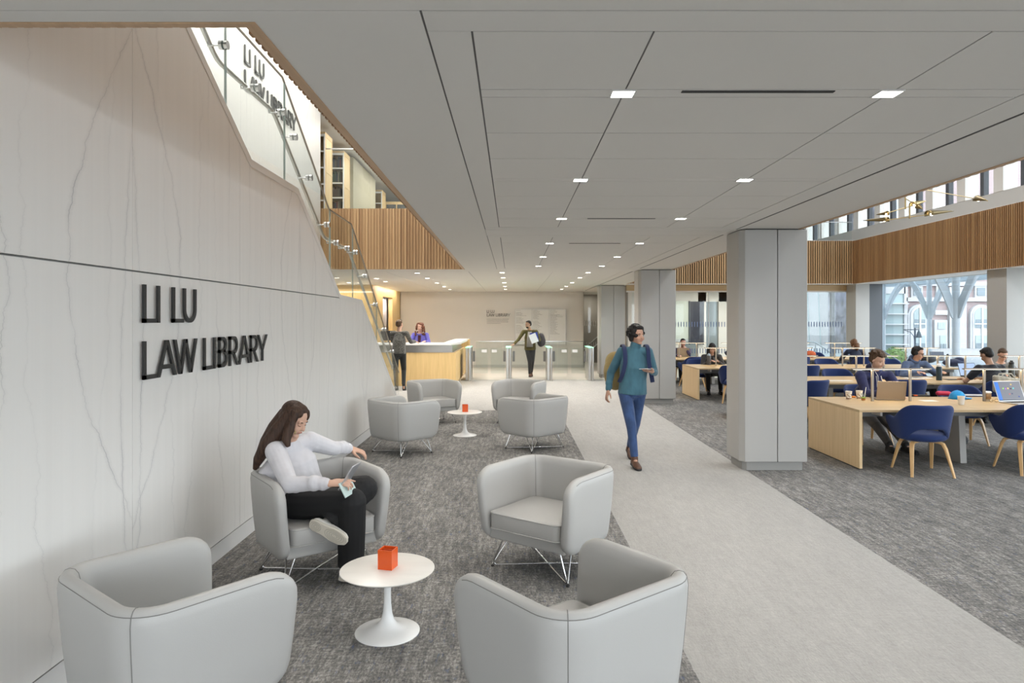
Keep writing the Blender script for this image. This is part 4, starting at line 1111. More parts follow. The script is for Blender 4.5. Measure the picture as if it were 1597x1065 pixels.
def ik(a, c, l1, l2, pole):
    a = V(a); c = V(c); d = c - a; L = d.length
    if L > (l1 + l2) * .998: c = a + d * ((l1 + l2) * .998 / L); d = c - a; L = d.length
    k = (l1 * l1 - l2 * l2 + L * L) / (2 * L); h = math.sqrt(max(0, l1 * l1 - k * k)); n = d / L
    p = V(pole); p = p - n * p.dot(n)
    return a + n * k + (p.normalized() * h if p.length > 1e-6 else V((0, 0, 0))), c
def etube(b, secs, seg=20):
    """secs: (centre, half width, half depth, right vector, forward vector)"""
    b.skin([b.ring(V(c), V(r).normalized() * 1.0, V(f).normalized(), w_, seg, d_) for c, w_, d_, r, f in secs])
def frame(f, up=V((0, 0, 1))):
    f = V(f).normalized(); r = f.cross(up).normalized(); u = r.cross(f); return r, f, u   # right-hand side, forward, up
def hand(b, wst, d, n, side, curl=.35, sp=.10, s=1.0, point=False):
    """d: towards fingers, n: palm faces, side +1: thumb on the d x n side"""
    d = V(d).normalized(); n = V(n); n = (n - d * n.dot(d)).normalized(); w_ = d.cross(n) * side; wst = V(wst)
    etube(b, [(wst - d * .02, .027 * s, .020 * s, w_, n), (wst + d * .02 * s, .033 * s, .019 * s, w_, n), (wst + d * .06 * s, .041 * s, .016 * s, w_, n), (wst + d * .092 * s, .039 * s, .012 * s, w_, n)], 14)
    for i, (off, L) in enumerate(((.031, .072), (.0105, .081), (-.0105, .075), (-.031, .058))):
        a0 = (off / .031) * sp; dd = (d * cos(a0) + w_ * sin(a0)).normalized(); p = wst + d * .088 * s + w_ * off * s; ang = curl * .5; pts = [p - dd * .01]
        cl = 0.08 if (point and i == 0) else curl * (1 + .12 * i)
        for fr in (.42, .33, .25):
            q_ = dd * cos(ang) + n * sin(ang); pts.append(p); p = p + q_ * L * fr * s; ang += cl
        pts.append(p); b.tube(pts, [.0095 * s, .0095 * s, .0088 * s, .008 * s, .0065 * s], 10); b.ell(p, .0065 * s, seg=8, rings=6)
    t0 = wst + d * .022 * s + w_ * .024 * s; t1 = t0 + (d * .55 + w_ * .65 + n * .3).normalized() * .042 * s; t2 = t1 + (d * .85 + w_ * .25 + n * .35).normalized() * .032 * s; t3 = t2 + (d * .95 + w_ * .0 + n * .35).normalized() * .024 * s
    b.tube([t0, t1, t2, t3], [.0155 * s, .0125 * s, .0105 * s, .008 * s], 10); b.ell(t3, .008 * s, seg=8, rings=6)
def head_shape(b, H, f, up=V((0, 0, 1)), s=1.0, beard=False):
    r, f, u = frame(f, up); rot = M((r, f, u)).transposed()
    def P(x, y, z): return H + (r * x + f * y + u * z) * s
    def E(x, y, z, rr): b.ell(P(x, y, z), tuple(q_ * s for q_ in rr), rot, 24, 16)
    E(0, -.012, .034, (.074, .094, .086)); E(0, .026, -.028, (.058, .062, .078)); E(0, .062, -.092, (.026, .024, .018)); E(0, .01, -.055, (.052, .055, .045))
    for q_ in (-1, 1):
        E(q_ * .033, .062, -.032, (.026, .024, .028)); E(q_ * .029, .076, .021, (.024, .011, .008)); E(q_ * .077, -.004, -.004, (.008, .017, .029)); E(q_ * .008, .094, -.030, (.008, .009, .007))
    b.tube([P(0, .080, .016), P(0, .093, -.008), P(0, .103, -.026)], [.007 * s, .009 * s, .0105 * s], 10); b.ell(P(0, .101, -.028), .0105 * s, seg=10, rings=8)
    E(0, .083, -.052, (.021, .008, .006)); E(0, .081, -.062, (.018, .008, .006))
def face_parts(t, H, f, up=V((0, 0, 1)), s=1.0, near=True, brow='iris', down=False, skin=None):
    r, f, u = frame(f, up); rot = M((r, f, u)).transposed()
    def P(x, y, z): return H + (r * x + f * y + u * z) * s
    for q_ in (-1, 1):
        if down:
            b = MB(); b.ell(P(q_ * .030, .0750, .001), tuple(k * s for k in (.0125, .0085, .0065)), rot, 14, 10); e = obj('eyelid', b, skin, t, world=True, smooth=True)
            b = MB(); b.tube([P(q_ * .018, .0815, -.003), P(q_ * .030, .0838, -.005), P(q_ * .042, .0785, -.002)], [.0012 * s, .0020 * s, .0012 * s], 6); obj('eyelashes', b, 'iris', e, world=True, smooth=True)
            b = MB(); b.tube([P(q_ * .016, .087, .021), P(q_ * .031, .0875, .026), P(q_ * .046, .078, .021)], [.0022 * s, .0030 * s, .0015 * s], 8); obj('eyebrow', b, brow, t, world=True, smooth=True)
            continue
        b = MB(); b.ell(P(q_ * .030, .0755, .003), tuple(k * s for k in (.0115, .0085, .0045)), rot, 14, 10); e = obj('eye', b, 'eye_w', t, world=True, smooth=True)
        b = MB(); b.ell(P(q_ * .030, .0825, .003), tuple(k * s for k in (.0050, .0025, .0048)), rot, 12, 8); obj('iris', b, 'iris', e, world=True, smooth=True)
        b = MB(); b.tube([P(q_ * .016, .087, .021), P(q_ * .031, .0875, .026), P(q_ * .046, .078, .021)], [.0028 * s, .0036 * s, .002 * s], 8); obj('eyebrow', b, brow, t, world=True, smooth=True)
    b = MB(); b.tube([P(-.022, .0835, -.056), P(-.008, .0915, -.0545), P(.008, .0915, -.0545), P(.022, .0835, -.056)], [.002 * s, .0040 * s, .0040 * s, .002 * s], 8); obj('mouth', b, 'lips', t, world=True, smooth=True)
def hair_cap(b, H, f, up=V((0, 0, 1)), s=1.0, style='short'):
    r, f, u = frame(f, up); rot = M((r, f, u)).transposed()
    def P(x, y, z): return H + (r * x + f * y + u * z) * s
    def E(x, y, z, rr): b.ell(P(x, y, z), tuple(q_ * s for q_ in rr), rot, 24, 16)
    E(0, -.024, .043, (.0785, .093, .084)); E(0, -.050, .005, (.073, .064, .07))
    if style == 'short': E(0, .022, .094, (.058, .046, .024))
    if style == 'tousled':
        rs = random.Random(3)
        for _ in range(46):
            a = rs.uniform(0, 2 * pi); e = rs.uniform(.15, 1.4); x, y, z = cos(a) * cos(e) * .082, -.018 + sin(a) * cos(e) * .10, .045 + sin(e) * .088
            if y > .055 and z < .07: continue
            E(x, y, z, (.022, .022, .016))
        E(0, .045, .096, (.062, .042, .026)); E(.030, .070, .080, (.036, .018, .022)); E(-.02, .074, .082, (.034, .016, .020))
        for q_ in (-1, 1): E(q_ * .074, -.02, .01, (.012, .03, .045))
    if style == 'bob':
        rs = random.Random(5)
        for _ in range(60):
            a = rs.uniform(0, 2 * pi); e = rs.uniform(-.5, 1.4); x, y, z = cos(a) * cos(e) * .088, -.03 + sin(a) * cos(e) * .10, .035 + sin(e) * .095
            if y > .045 and z < .075: continue
            E(x, y, z, (.027, .027, .025))
        E(0, .03, .10, (.065, .055, .030))
        for q_ in (-1, 1): E(q_ * .078, -.02, -.02, (.018, .045, .06))
    if style == 'curly':
        rs = random.Random(8)
        for _ in range(150):
            a = rs.uniform(0, 2 * pi); z = rs.uniform(-.24, .13); k = .098 + .04 * max(0, min(1, (.10 - z) / .2)); k *= 1 if z < .06 else max(.35, math.sqrt(max(0, 1 - ((z - .06) / .08) ** 2)))
            x, y = cos(a) * k, -.03 + sin(a) * k * .85
            if y > .03 and z < .08 and abs(x) < .075: continue
            if y > .055: continue
            E(x, y, z, (.026, .026, .024))
    return P, E

def human(name_label, loc, J, skin=(.55, .34, .24), top=None, pants=None, shoe='shoe_b', hair=None, hstyle='short', vox=.007, female=False, face=True, sleeve=1.0, bulk=1.0, legr=1.0, flare=0.0, grp=None, hem=None, hand_opts=None, rz=0, topname='sweater', sock=None, turtleneck=False, bust=None, hood=0):
    """J (local frame): pelvis, chest, neck, head, hf (head forward), hu, f (torso forward), sh/el/wr L R, hip/kn/an L R, toe L R (direction), hand L R ((dir, palm normal))"""
    t = thing('person', name_label, 'person', loc, rz, grp); J = {k: (V(v) if isinstance(v, (tuple, V)) and len(v) == 3 and not isinstance(v[0], (tuple, V)) else v) for k, v in J.items()}
    LOC = wm(t)
    def W3(b): return b.xf(LOC)
    P, C, N, H = J['pelvis'], J['chest'], J['neck'], J['head']; f = V(J['f']).normalized(); hf = V(J['hf']).normalized(); hu = V(J.get('hu', (0, 0, 1)))
    ax = (N - P).normalized(); r = f.cross(ax).normalized(); f = ax.cross(r).normalized(); s = J.get('hs', .96)
    mid = P.lerp(C, .5)
    # --- body, one continuous surface
    b = MB(); k = bulk
    etube(b, [(P - ax * .05, .09, .07, r, f), (P, .145 * k, .10 * k, r, f), (mid, .12 * k, .09 * k, r, f), (C, .145 * k, .10 * k, r, f), (C.lerp(N, .55), .12, .07, r, f), (N, .055, .052, r, f)])
    hc = H - hu * .03; b.tube([N - ax * .03, N + (hc - N) * .5, hc], [.058, .053, .055], 16); head_shape(b, H, hf, hu, s)
    for q in 'LR':
        sh, el, wr = J['sh' + q], J['el' + q], J['wr' + q]
        b.cap(N - ax * .03, sh, .045, .05); b.cap(sh, el, .047, .036); b.cap(el, wr, .037, .025)
        if J.get('hand' + q): d_, n_ = J['hand' + q]; ho = (hand_opts or {}).get(q, {}); hand(b, wr, d_, n_, ho.get('side', 1 if q == 'L' else -1), ho.get('curl', .35), ho.get('sp', .12), ho.get('s', .98), ho.get('point', False))
        hp, kn, an = J['hip' + q], J['kn' + q], J['an' + q]
        b.cap(P, hp, .09, .085); b.cap(hp, kn, .080, .052); b.cap(kn, an, .050, .034); b.cap(an, an + V(J['toe' + q]).normalized() * .06 - V((0, 0, .045)), .033, .022)
    body = obj('body', W3(b), skinm(skin), t, world=True, remesh=vox, smth=3)
    if face: face_parts(t, LOC @ H, LOC.to_3x3() @ hf, LOC.to_3x3() @ hu, s, brow=hair or 'iris', down=hf.z < -.22, skin=skinm(skin))
    # --- top
    if top:
        b = MB(); e = .014
        hemp = J.get('hem', P - ax * .02)
        etube(b, [(hemp, .165 * k + e, .118 * k + e, r, f), (mid, .152 * k + e, .112 * k + e, r, f), (C, .16 * k + e, .112 * k + e, r, f), (C.lerp(N, .45), .145, .088, r, f), (N - ax * .012, .075, .068, r, f)])
        if turtleneck: b.tube([N - ax * .02, N.lerp(hc, .62)], [.068, .062], 18)
        if female:
            bs = bust or .052
            for q_ in (-1, 1): b.ell(C + r * .065 * q_ + f * .068 - ax * .02, (bs * 1.1, bs, bs), seg=18, rings=12)
        for q in 'LR':
            sh, el, wr = J['sh' + q], J['el' + q], J['wr' + q]
            b.cap(N - ax * .045, sh, .05, .062); b.cap(sh, el if sleeve > .5 else sh.lerp(el, .62), .064 * k ** .5, .050 * k ** .5 if sleeve > .5 else .060)
            if sleeve > .5:
                we = el.lerp(wr, .90 * sleeve); b.cap(el, we, .050 * k ** .5, .037)
                rs = random.Random(2)
                for i in range(5): a_ = el.lerp(wr, .1 + .17 * i); b.ell(a_ + V([rs.uniform(-.012, .012) for _ in range(3)]), .046 * k ** .5 + rs.uniform(-.004, .006) - .0015 * i, seg=12, rings=8)
                b.ell(el.lerp(wr, .84 * sleeve), .040, seg=12, rings=8)
        obj(topname, W3(b), top, t, world=True, remesh=vox, smth=5)
    if hood:
        b = MB(); b.tube([N + r * .078 * cos(a) + f * (.070 * sin(a) - .015) + ax * (.022 - .030 * sin(a)) for a in [2 * pi * i / 20 for i in range(21)]], [.026 + .012 * max(0, -sin(2 * pi * i / 20)) for i in range(21)], 12, caps=False)
        b.ell(N - f * .085 - ax * .035, (.085, .045, .07), seg=18, rings=12); obj('hood' if hood == 2 else 'collar', W3(b), top, t, world=True, smooth=True)
    # --- trousers and shoes
    if pants:
        b = MB(); etube(b, [(P + ax * .06, .150 * k, .108 * k, r, f), (P, .168 * k, .125 * k, r, f), (P - ax * .07, .15 * k, .115 * k, r, f)])
        for q in 'LR':
            hp, kn, an = J['hip' + q], J['kn' + q], J['an' + q]; a2 = kn.lerp(an, J.get('pl', .93)); b.cap(P - ax * .02, hp, .11 * k, .098 * legr); b.cap(hp, kn, .096 * legr, .066 * legr + flare * .5)
            b.tube([kn, kn.lerp(a2, .4), a2], [.064 * legr + flare * .5, .058 * legr + flare * .8, .050 * legr + flare], 16); b.ell(kn, .066 * legr + flare * .45, seg=16, rings=10)
        obj('trousers', W3(b), pants, t, world=True, remesh=vox, smth=4)
    for q in 'LR':
        if not J.get('shoe' + q, True): continue
        an = J['an' + q]; d_ = V(J['toe' + q]).normalized(); up = V(J.get('shoeup' + q, (0, 0, 1))); up = (up - d_ * up.dot(d_)).normalized(); sd = d_.cross(up)
        base = an - up * (.085)
        b = MB(); etube(b, [(base - d_ * .075 + up * .03, .028, .028, sd, up), (base - d_ * .05 + up * .04, .037, .038, sd, up), (base + d_ * .02 + up * .042, .039, .042, sd, up), (base + d_ * .10 + up * .032, .046, .030, sd, up), (base + d_ * .165 + up * .026, .040, .022, sd, up), (base + d_ * .19 + up * .024, .022, .014, sd, up)], 18)
        b.cap(base + up * .05, an + up * .01, .042, .042)
        so = obj('shoe', W3(b), shoe, t, world=True, remesh=vox, smth=3)
        b = MB(); pts = [(-.085, .0), (-.08, .026), (-.05, .038), (.02, .037), (.09, .047), (.15, .044), (.19, .026), (.20, 0)]; poly = pts + [(x, -y) for x, y in pts[::-1][1:-1]]
        b.prism(poly, 0, .022, 'Z'); mm = M(((d_.x, sd.x, up.x, base.x), (d_.y, sd.y, up.y, base.y), (d_.z, sd.z, up.z, base.z), (0, 0, 0, 1))); b.xf(mm)
        obj('sole', W3(b), 'sole' if shoe == 'shoe_w' else 'shoe_b', so, world=True, bevel=.005)
    if shoe == 'shoe_w':
        for sh_ in [c for c in kids(t) if c.name.startswith('shoe')]:
            q = 'LR'[0 if len([1 for c in kids(sh_) if c.name.startswith('tread')]) == 0 and sh_ == [c for c in kids(t) if c.name.startswith('shoe')][0] else 1]
            an = J['an' + q]; d_ = V(J['toe' + q]).normalized(); up = V(J.get('shoeup' + q, (0, 0, 1))); up = (up - d_ * up.dot(d_)).normalized(); sd = d_.cross(up); base = an - up * .085
            if q == 'R': continue
            b = MB()
            for cx, rx, ry in ((.105, .070, .036), (.105, .054, .028), (.105, .038, .020), (.105, .022, .012), (-.035, .038, .028), (-.035, .026, .019), (-.035, .013, .010)):
                b.tube([base + d_ * (cx + rx * cos(a)) + sd * ry * sin(a) - up * .0005 for a in [2 * pi * i / 24 for i in range(25)]], .0016, 6, caps=False)
            obj('tread', W3(b), mat('tread_shadow', (.40, .37, .31), .7), sh_, world=True)  # sole rings in a darker tone
    if sock:
        for q in 'LR':
            b = MB(); b.cap(J['an' + q] - V((0, 0, .03)), J['an' + q].lerp(J['kn' + q], .32), .040, .042); obj('sock', W3(b), sock, t, world=True, smooth=True)
    # --- hair
    if hair and hstyle != 'none':
        b = MB(); Pf, Ef = hair_cap(b, H, hf, hu, s, hstyle if hstyle in ('short', 'tousled', 'bob', 'curly') else '')
        if hstyle == 'long':
            Ef(0, .004, .086, (.068, .060, .036)); Ef(.038, .040, .070, (.030, .030, .030)); Ef(-.038, .040, .070, (.030, .030, .030))
            for q_ in (-1, 1): Ef(q_ * .072, -.012, -.012, (.020, .052, .085)); Ef(q_ * .066, .018, .038, (.022, .048, .055))
            for pts in J['locks']: b.tube([V(p) for p, _ in pts], [w_ for _, w_ in pts], 14)
        obj('hair', W3(b), hair, t, world=True, remesh=vox * .9, smth=5 if hstyle in ('bob', 'tousled') else 2)
    return t

H_BRN = hairm('dark_brown_hair', (.050, .026, .016)); H_BLK = hairm('black_hair', (.012, .010, .009)); H_RED = hairm('auburn_hair', (.13, .045, .022)); H_MED = hairm('brown_hair', (.075, .042, .022)); H_LBR = hairm('chestnut_hair', (.16, .075, .035))

# ---- 1 seated woman in the lounge chair
swm = mat('pale_lilac_sweatshirt', (.62, .61, .64), .9, var=(.10, 5, (1, 1, 1)), sheen=.2, bump=(1.0, 11))
jb = {}
J = dict(pelvis=(-1.50, 4.80, .515), chest=(-1.575, 4.79, .745), neck=(-1.57, 4.775, .915), head=(-1.512, 4.735, 1.062), hf=(.84, -.30, -.44), hu=(.42, -.12, .90), f=(.80, -.60, .1), hs=1.0,
    shR=(-1.60, 4.625, .862), elR=(-1.435, 4.41, .690), wrR=(-1.165, 4.375, .705), shL=(-1.465, 4.93, .880), elL=(-1.365, 5.16, .785), wrL=(-1.265, 5.335, .752),
    handR=((.95, .12, .05), (.1, .35, -.9)), handL=((.88, .10, -.30), (-.2, .1, -1)),
    hipR=(-1.46, 4.66, .50), knR=(-1.045, 4.47, .560), anR=(-1.075, 4.555, .10), toeR=(.96, -.28, 0),
    hipL=(-1.38, 4.86, .50), knL=(-1.01, 4.66, .60), anL=(-1.215, 4.475, .415), toeL=(.80, -.16, -.34), shoeupL=(.10, .98, .12), pl=.95)
J['locks'] = [
    [((-1.545, 4.70, 1.09), .040), ((-1.60, 4.67, 1.00), .052), ((-1.67, 4.65, .90), .050), ((-1.73, 4.66, .80), .036), ((-1.76, 4.67, .73), .014)],
    [((-1.57, 4.76, 1.11), .050), ((-1.64, 4.75, 1.00), .060), ((-1.70, 4.74, .90), .052), ((-1.76, 4.74, .79), .030), ((-1.77, 4.74, .72), .012)],
    [((-1.55, 4.82, 1.08), .045), ((-1.62, 4.82, .98), .055), ((-1.68, 4.82, .88), .045), ((-1.72, 4.82, .80), .02)],
    [((-1.50, 4.665, 1.08), .030), ((-1.515, 4.640, 1.01), .036), ((-1.53, 4.625, .94), .032), ((-1.51, 4.615, .895), .014)]]
w1 = human('seated woman with long dark brown hair, pale sweatshirt and black trousers, holding a tablet', (-1.45, 4.75, 0), {k: (tuple(V(v) - V((-1.45, 4.75, 0))) if k in ('pelvis', 'chest', 'neck', 'head', 'shR', 'elR', 'wrR', 'shL', 'elL', 'wrL', 'hipR', 'knR', 'anR', 'hipL', 'knL', 'anL') else [[(tuple(V(p) - V((-1.45, 4.75, 0))), w_) for p, w_ in l] for l in v] if k == 'locks' else v) for k, v in J.items()},
    skin=(.60, .37, .27), top=swm, pants=mat('black_wide_trousers', (.007, .007, .008), .8, bump=(.3, 12)), shoe='shoe_w', hair=H_BRN, hstyle='long', vox=.0055, female=True, bulk=1.26, legr=1.18, flare=.028,
    hand_opts={'R': dict(point=True, curl=.55, side=1), 'L': dict(curl=.45, side=-1)}, topname='sweatshirt')
b = MB(); b.ell((-1.478, 4.655, .985), (.004, .012, .014)); obj('earring', b, 'brass_bright', w1, world=True, smooth=True)
tb = thing('tablet_computer', 'tablet in a folding pale cover held up on the lap of the seated woman', 'tablet', (-1.06, 4.42, .62))
mm = M.Translation((-1.050, 4.42, .745)) @ M.Rotation(R(-7), 4, 'Z') @ M.Rotation(R(32), 4, 'Y')
b = MB(); b.box(-.004, .004, -.08, .08, -.09, .09, mm); obj('slab', b, mat('silver_tablet', (.55, .56, .58), .3, .6), tb, world=True, bevel=.003)
b = MB(); b.box(-.0052, -.004, -.073, .073, -.082, .082, mm); obj('screen', b, mat('dim_tablet_screen', (.16, .18, .21), .15), tb, world=True)
mm = M.Translation((-1.065, 4.41, .68)) @ M.Rotation(R(-10), 4, 'Z') @ M.Rotation(R(-28), 4, 'Y')
b = MB(); b.box(-.003, .003, -.09, .09, -.06, .04, mm); obj('cover', b, mat('mint_cover', (.50, .62, .60), .5), tb, world=True)

# ---- 2 walking woman
Z0 = V((1.46, 8.35, 0))
def rel(D, o):
    out = {}
    for k, v in D.items():
        if k in ('pelvis', 'chest', 'neck', 'head', 'shR', 'elR', 'wrR', 'shL', 'elL', 'wrL', 'hipR', 'knR', 'anR', 'hipL', 'knL', 'anL', 'hem'): out[k] = tuple(V(v) - o)
        elif k == 'locks': out[k] = [[(tuple(V(p) - o), w_) for p, w_ in l] for l in v]
        else: out[k] = v
    return out
teal = fabric('teal_turtleneck', (.050, .135, .180), .14, 14)
w2 = human('woman walking in a teal turtleneck and blue jeans with a backpack', tuple(Z0), rel(dict(
    pelvis=(1.475, 8.36, .90), chest=(1.485, 8.33, 1.18), neck=(1.50, 8.32, 1.425), head=(1.515, 8.28, 1.565), hf=(.50, -.86, -.02), f=(.12, -.99, 0), hs=.98,
    shR=(1.345, 8.36, 1.365), elR=(1.225, 8.48, 1.10), wrR=(1.185, 8.42, .885), shL=(1.655, 8.32, 1.365), elL=(1.735, 8.34, 1.12), wrL=(1.665, 8.12, 1.14),
    handR=((-.25, -.25, -.95), (.9, .2, -.2)), handL=((-.72, -.62, .10), (-.10, .05, 1)),
    hipR=(1.385, 8.36, .87), knR=(1.425, 8.15, .48), anR=(1.455, 8.10, .105), toeR=(.12, -1, -.10), hipL=(1.56, 8.37, .87), knL=(1.52, 8.42, .47), anL=(1.505, 8.72, .135), toeL=(.05, -1, -.35),
    hem=(1.475, 8.36, .855)), Z0), skin=(.46, .27, .19), top=teal, pants=fabric('blue_jeans', (.030, .065, .165), .3, 12), shoe='boot', hair=H_BLK, hstyle='bob', vox=.007, female=True, bust=.045, turtleneck=True, legr=.92, hand_opts={'R': dict(curl=.5, side=1), 'L': dict(curl=.22, side=-1)})
def strap(parent, pts, m, r_=.020):
    b = MB(); pts = [V(p) for p in pts]; fine = []
    for i in range(len(pts) - 1):
        p0, p1, p2, p3 = pts[max(i - 1, 0)], pts[i], pts[i + 1], pts[min(i + 2, len(pts) - 1)]
        for j in range(5):
            t_ = j / 5; fine.append(.5 * ((2 * p1) + (p2 - p0) * t_ + (2 * p0 - 5 * p1 + 4 * p2 - p3) * t_ ** 2 + (3 * p1 - p0 - 3 * p2 + p3) * t_ ** 3))
    fine.append(pts[-1]); secs = []
    for i, p in enumerate(fine):
        d = (fine[min(i + 1, len(fine) - 1)] - fine[max(i - 1, 0)]).normalized(); x = V((1, 0, 0)); x = (x - d * x.dot(d)).normalized(); secs.append((p, r_, .006, x, d.cross(x)))
    etube(b, secs, 12); return obj('strap', b, m, parent, world=True, smooth=True)
navy = fabric('navy_webbing', (.012, .022, .075), .1); tan = fabric('mustard_canvas', (.30, .22, .085), .12)
bp2 = thing('backpack', 'mustard backpack with navy straps worn by the walking woman', 'backpack', (1.38, 8.62, .9))
b = MB(); b.ell((1.30, 8.58, 1.10), (.15, .11, .23), seg=24, rings=16); b.ell((1.30, 8.60, 1.22), (.13, .10, .14)); obj('bag', b, tan, bp2, world=True, remesh=.01, smth=3)
for sx, xx in ((1, 1.36), (-1, 1.645)):
    strap(bp2, [(xx, 8.50, 1.40), (xx, 8.38, 1.452), (xx + .0, 8.255, 1.40), (xx - sx * .0, 8.20, 1.25), (xx - sx * .03, 8.215, 1.10), (xx - sx * .06, 8.28, 1.0)], navy, .026)
d_ = V((-.72, -.62, .10)).normalized(); n_ = V((-.10, .05, 1)); n_ = (n_ - d_ * n_.dot(d_)).normalized(); sd = d_.cross(n_); c_ = V((1.665, 8.12, 1.14)) + d_ * .105 + n_ * .024
cd = MB(); cd.box(-.075, .075, -.05, .05, -.002, .002, M(((d_.x, sd.x, n_.x, c_.x), (d_.y, sd.y, n_.y, c_.y), (d_.z, sd.z, n_.z, c_.z), (0, 0, 0, 1))))
tag(obj('folded_paper', cd, 'tulip'), 'small white paper held in the raised hand of the walking woman', 'paper')

# ---- 3 man in grey knit at the reception
Z0 = V((-2.84, 17.15, 0)); gk = mat('mottled_grey_knit', (.10, .098, .088), .95, var=(.75, 26, (1, 1, 2.2)), sheen=.2)
human('man in a mottled grey sweater and black trousers leaning at the reception counter, back turned', tuple(Z0), rel(dict(
    pelvis=(-2.84, 17.15, .94), chest=(-2.84, 17.19, 1.22), neck=(-2.845, 17.21, 1.475), head=(-2.84, 17.24, 1.645), hf=(.45, .89, 0), f=(.22, .97, 0), hs=1.0,
    shR=(-2.65, 17.18, 1.42), elR=(-2.58, 17.42, 1.20), wrR=(-2.50, 17.68, 1.20), shL=(-3.03, 17.25, 1.42), elL=(-3.06, 17.50, 1.21), wrL=(-2.86, 17.72, 1.20),
    handR=((.35, .93, -.1), (-.2, .1, -1)), handL=((.6, .8, 0), (.2, 0, -1)),
    hipR=(-2.75, 17.16, .90), knR=(-2.74, 17.30, .50), anR=(-2.70, 17.02, .16), toeR=(.1, -.35, -1), hipL=(-2.93, 17.15, .90), knL=(-2.92, 17.14, .49), anL=(-2.89, 17.10, .09), toeL=(-.1, 1, 0), shoeupR=(0, -1, .3), hem=(-2.84, 17.15, .90), pl=1.0), Z0), sock='shoe_b',
    skin=(.52, .32, .23), top=gk, pants=fabric('black_trousers', (.010, .012, .012), .2), shoe='shoe_b', hair=H_MED, hstyle='short', vox=.010, bulk=1.0)
# ---- 4 receptionist
Z0 = V((-2.60, 19.35, 0))
human('smiling receptionist with long curly auburn hair in a violet cardigan behind the counter', tuple(Z0), rel(dict(
    pelvis=(-2.60, 19.38, .92), chest=(-2.60, 19.36, 1.18), neck=(-2.60, 19.34, 1.39), head=(-2.605, 19.31, 1.55), hf=(-.15, -.98, .05), f=(-.1, -.99, 0), hs=.98,
    shR=(-2.79, 19.38, 1.34), elR=(-2.86, 19.22, 1.11), wrR=(-2.80, 18.98, 1.17), shL=(-2.42, 19.38, 1.34), elL=(-2.33, 19.24, 1.10), wrL=(-2.42, 18.99, 1.165),
    handR=((.2, -.95, 0), (0, 0, -1)), handL=((-.3, -.95, 0), (0, 0, -1)),
    hipR=(-2.69, 19.38, .88), knR=(-2.69, 19.36, .47), anR=(-2.69, 19.39, .09), toeR=(0, -1, 0), hipL=(-2.51, 19.38, .88), knL=(-2.51, 19.36, .47), anL=(-2.51, 19.39, .09), toeL=(0, -1, 0)), Z0),
    skin=(.58, .36, .28), top=fabric('violet_cardigan', (.115, .105, .43), .12), pants=fabric('plum_trousers', (.03, .01, .02)), hair=H_RED, hstyle='curly', vox=.010, female=True, hand_opts={'R': dict(side=1), 'L': dict(side=-1)})
b = MB(); b.prism([(-2.655, 1.02), (-2.575, 1.02), (-2.56, 1.33), (-2.65, 1.33)], 19.205, 19.235, 'Y'); o = obj('inner_blouse', b, fabric('plum_blouse', (.045, .008, .02)), [c for c in bpy.data.objects if c.get('label', '').startswith('smiling')][0], world=True, bevel=.01)
# ---- 5 man entering through the gates
Z0 = V((.56, 21.15, 0)); olive = fabric('olive_jacket', (.085, .070, .018), .2, 10)
mn = human('bearded man in an olive jacket entering between the gates with papers under one arm', tuple(Z0), rel(dict(
    pelvis=(.56, 21.15, .93), chest=(.56, 21.12, 1.21), neck=(.545, 21.09, 1.46), head=(.50, 21.04, 1.62), hf=(-.78, -.60, -.18), f=(-.05, -1, 0), hs=1.0,
    shR=(.36, 21.12, 1.40), elR=(.21, 21.06, 1.17), wrR=(.06, 20.90, 1.02), shL=(.75, 21.12, 1.40), elL=(.85, 21.10, 1.14), wrL=(.70, 20.93, 1.10),
    handR=((-.8, -.4, -.35), (-.3, 0, -.9)), handL=((-.8, -.5, .1), (-.2, .9, .2)),
    hipR=(.48, 21.15, .90), knR=(.545, 21.02, .48), anR=(.555, 21.10, .10), toeR=(0, -1, 0), hipL=(.64, 21.15, .90), knL=(.63, 21.08, .49), anL=(.60, 21.32, .14), toeL=(.05, -1, -.3), hem=(.56, 21.15, .84), pl=1.0), Z0), sock='shoe_b',
    skin=(.42, .25, .17), top=olive, pants=fabric('charcoal_trousers', (.030, .030, .032)), shoe='boot', hair=H_BLK, hstyle='short', vox=.010, bulk=1.02, hand_opts={'R': dict(side=1), 'L': dict(side=-1)}, topname='jacket')
b = MB(); etube(b, [((.545, 21.01, .93), .10, .03, (1, 0, 0), (0, 1, 0)), ((.55, 21.0, 1.15), .095, .035, (1, 0, 0), (0, 1, 0)), ((.545, 21.01, 1.40), .055, .03, (1, 0, 0), (0, 1, 0))]); obj('shirt', b, mat('grey_shirt', (.30, .28, .26), .9), mn, world=True, smooth=True)
b = MB(); r_, f_, u_ = frame(V((-.78, -.60, -.18))); b.ell(V((.50, 21.04, 1.62)) + f_ * .045 - u_ * .078, (.045, .045, .035)); obj('beard', b, H_BLK, mn, world=True, smooth=True)
b = MB(); b.box(-.11, .11, -.012, .012, -.14, .14, M.Translation((.66, 20.86, 1.20)) @ M.Rotation(R(-22), 4, 'Y')); tag(obj('paper_stack', b, mat('white_paper', (.74, .76, .80), .7)), 'white papers held against the chest of the man entering', 'papers')
b = MB(); b.box(-.12, .11, -.006, .006, -.15, .15, M.Translation((.69, 20.89, 1.23)) @ M.Rotation(R(-10), 4, 'Y')); tag(obj('folder', b, mat('blue_folder', (.03, .05, .30), .5)), 'dark blue folder behind the papers held by the man entering', 'folder')
b = MB(); b.ell((.90, 21.27, 1.14), (.13, .12, .22)); b.ell((.96, 21.27, 1.10), (.09, .10, .15)); bk = obj('backpack', b, fabric('dark_grey_backpack', (.055, .05, .055)), remesh=.012, smth=3); tag(bk, 'dark grey backpack slung on the shoulder of the man entering', 'backpack')

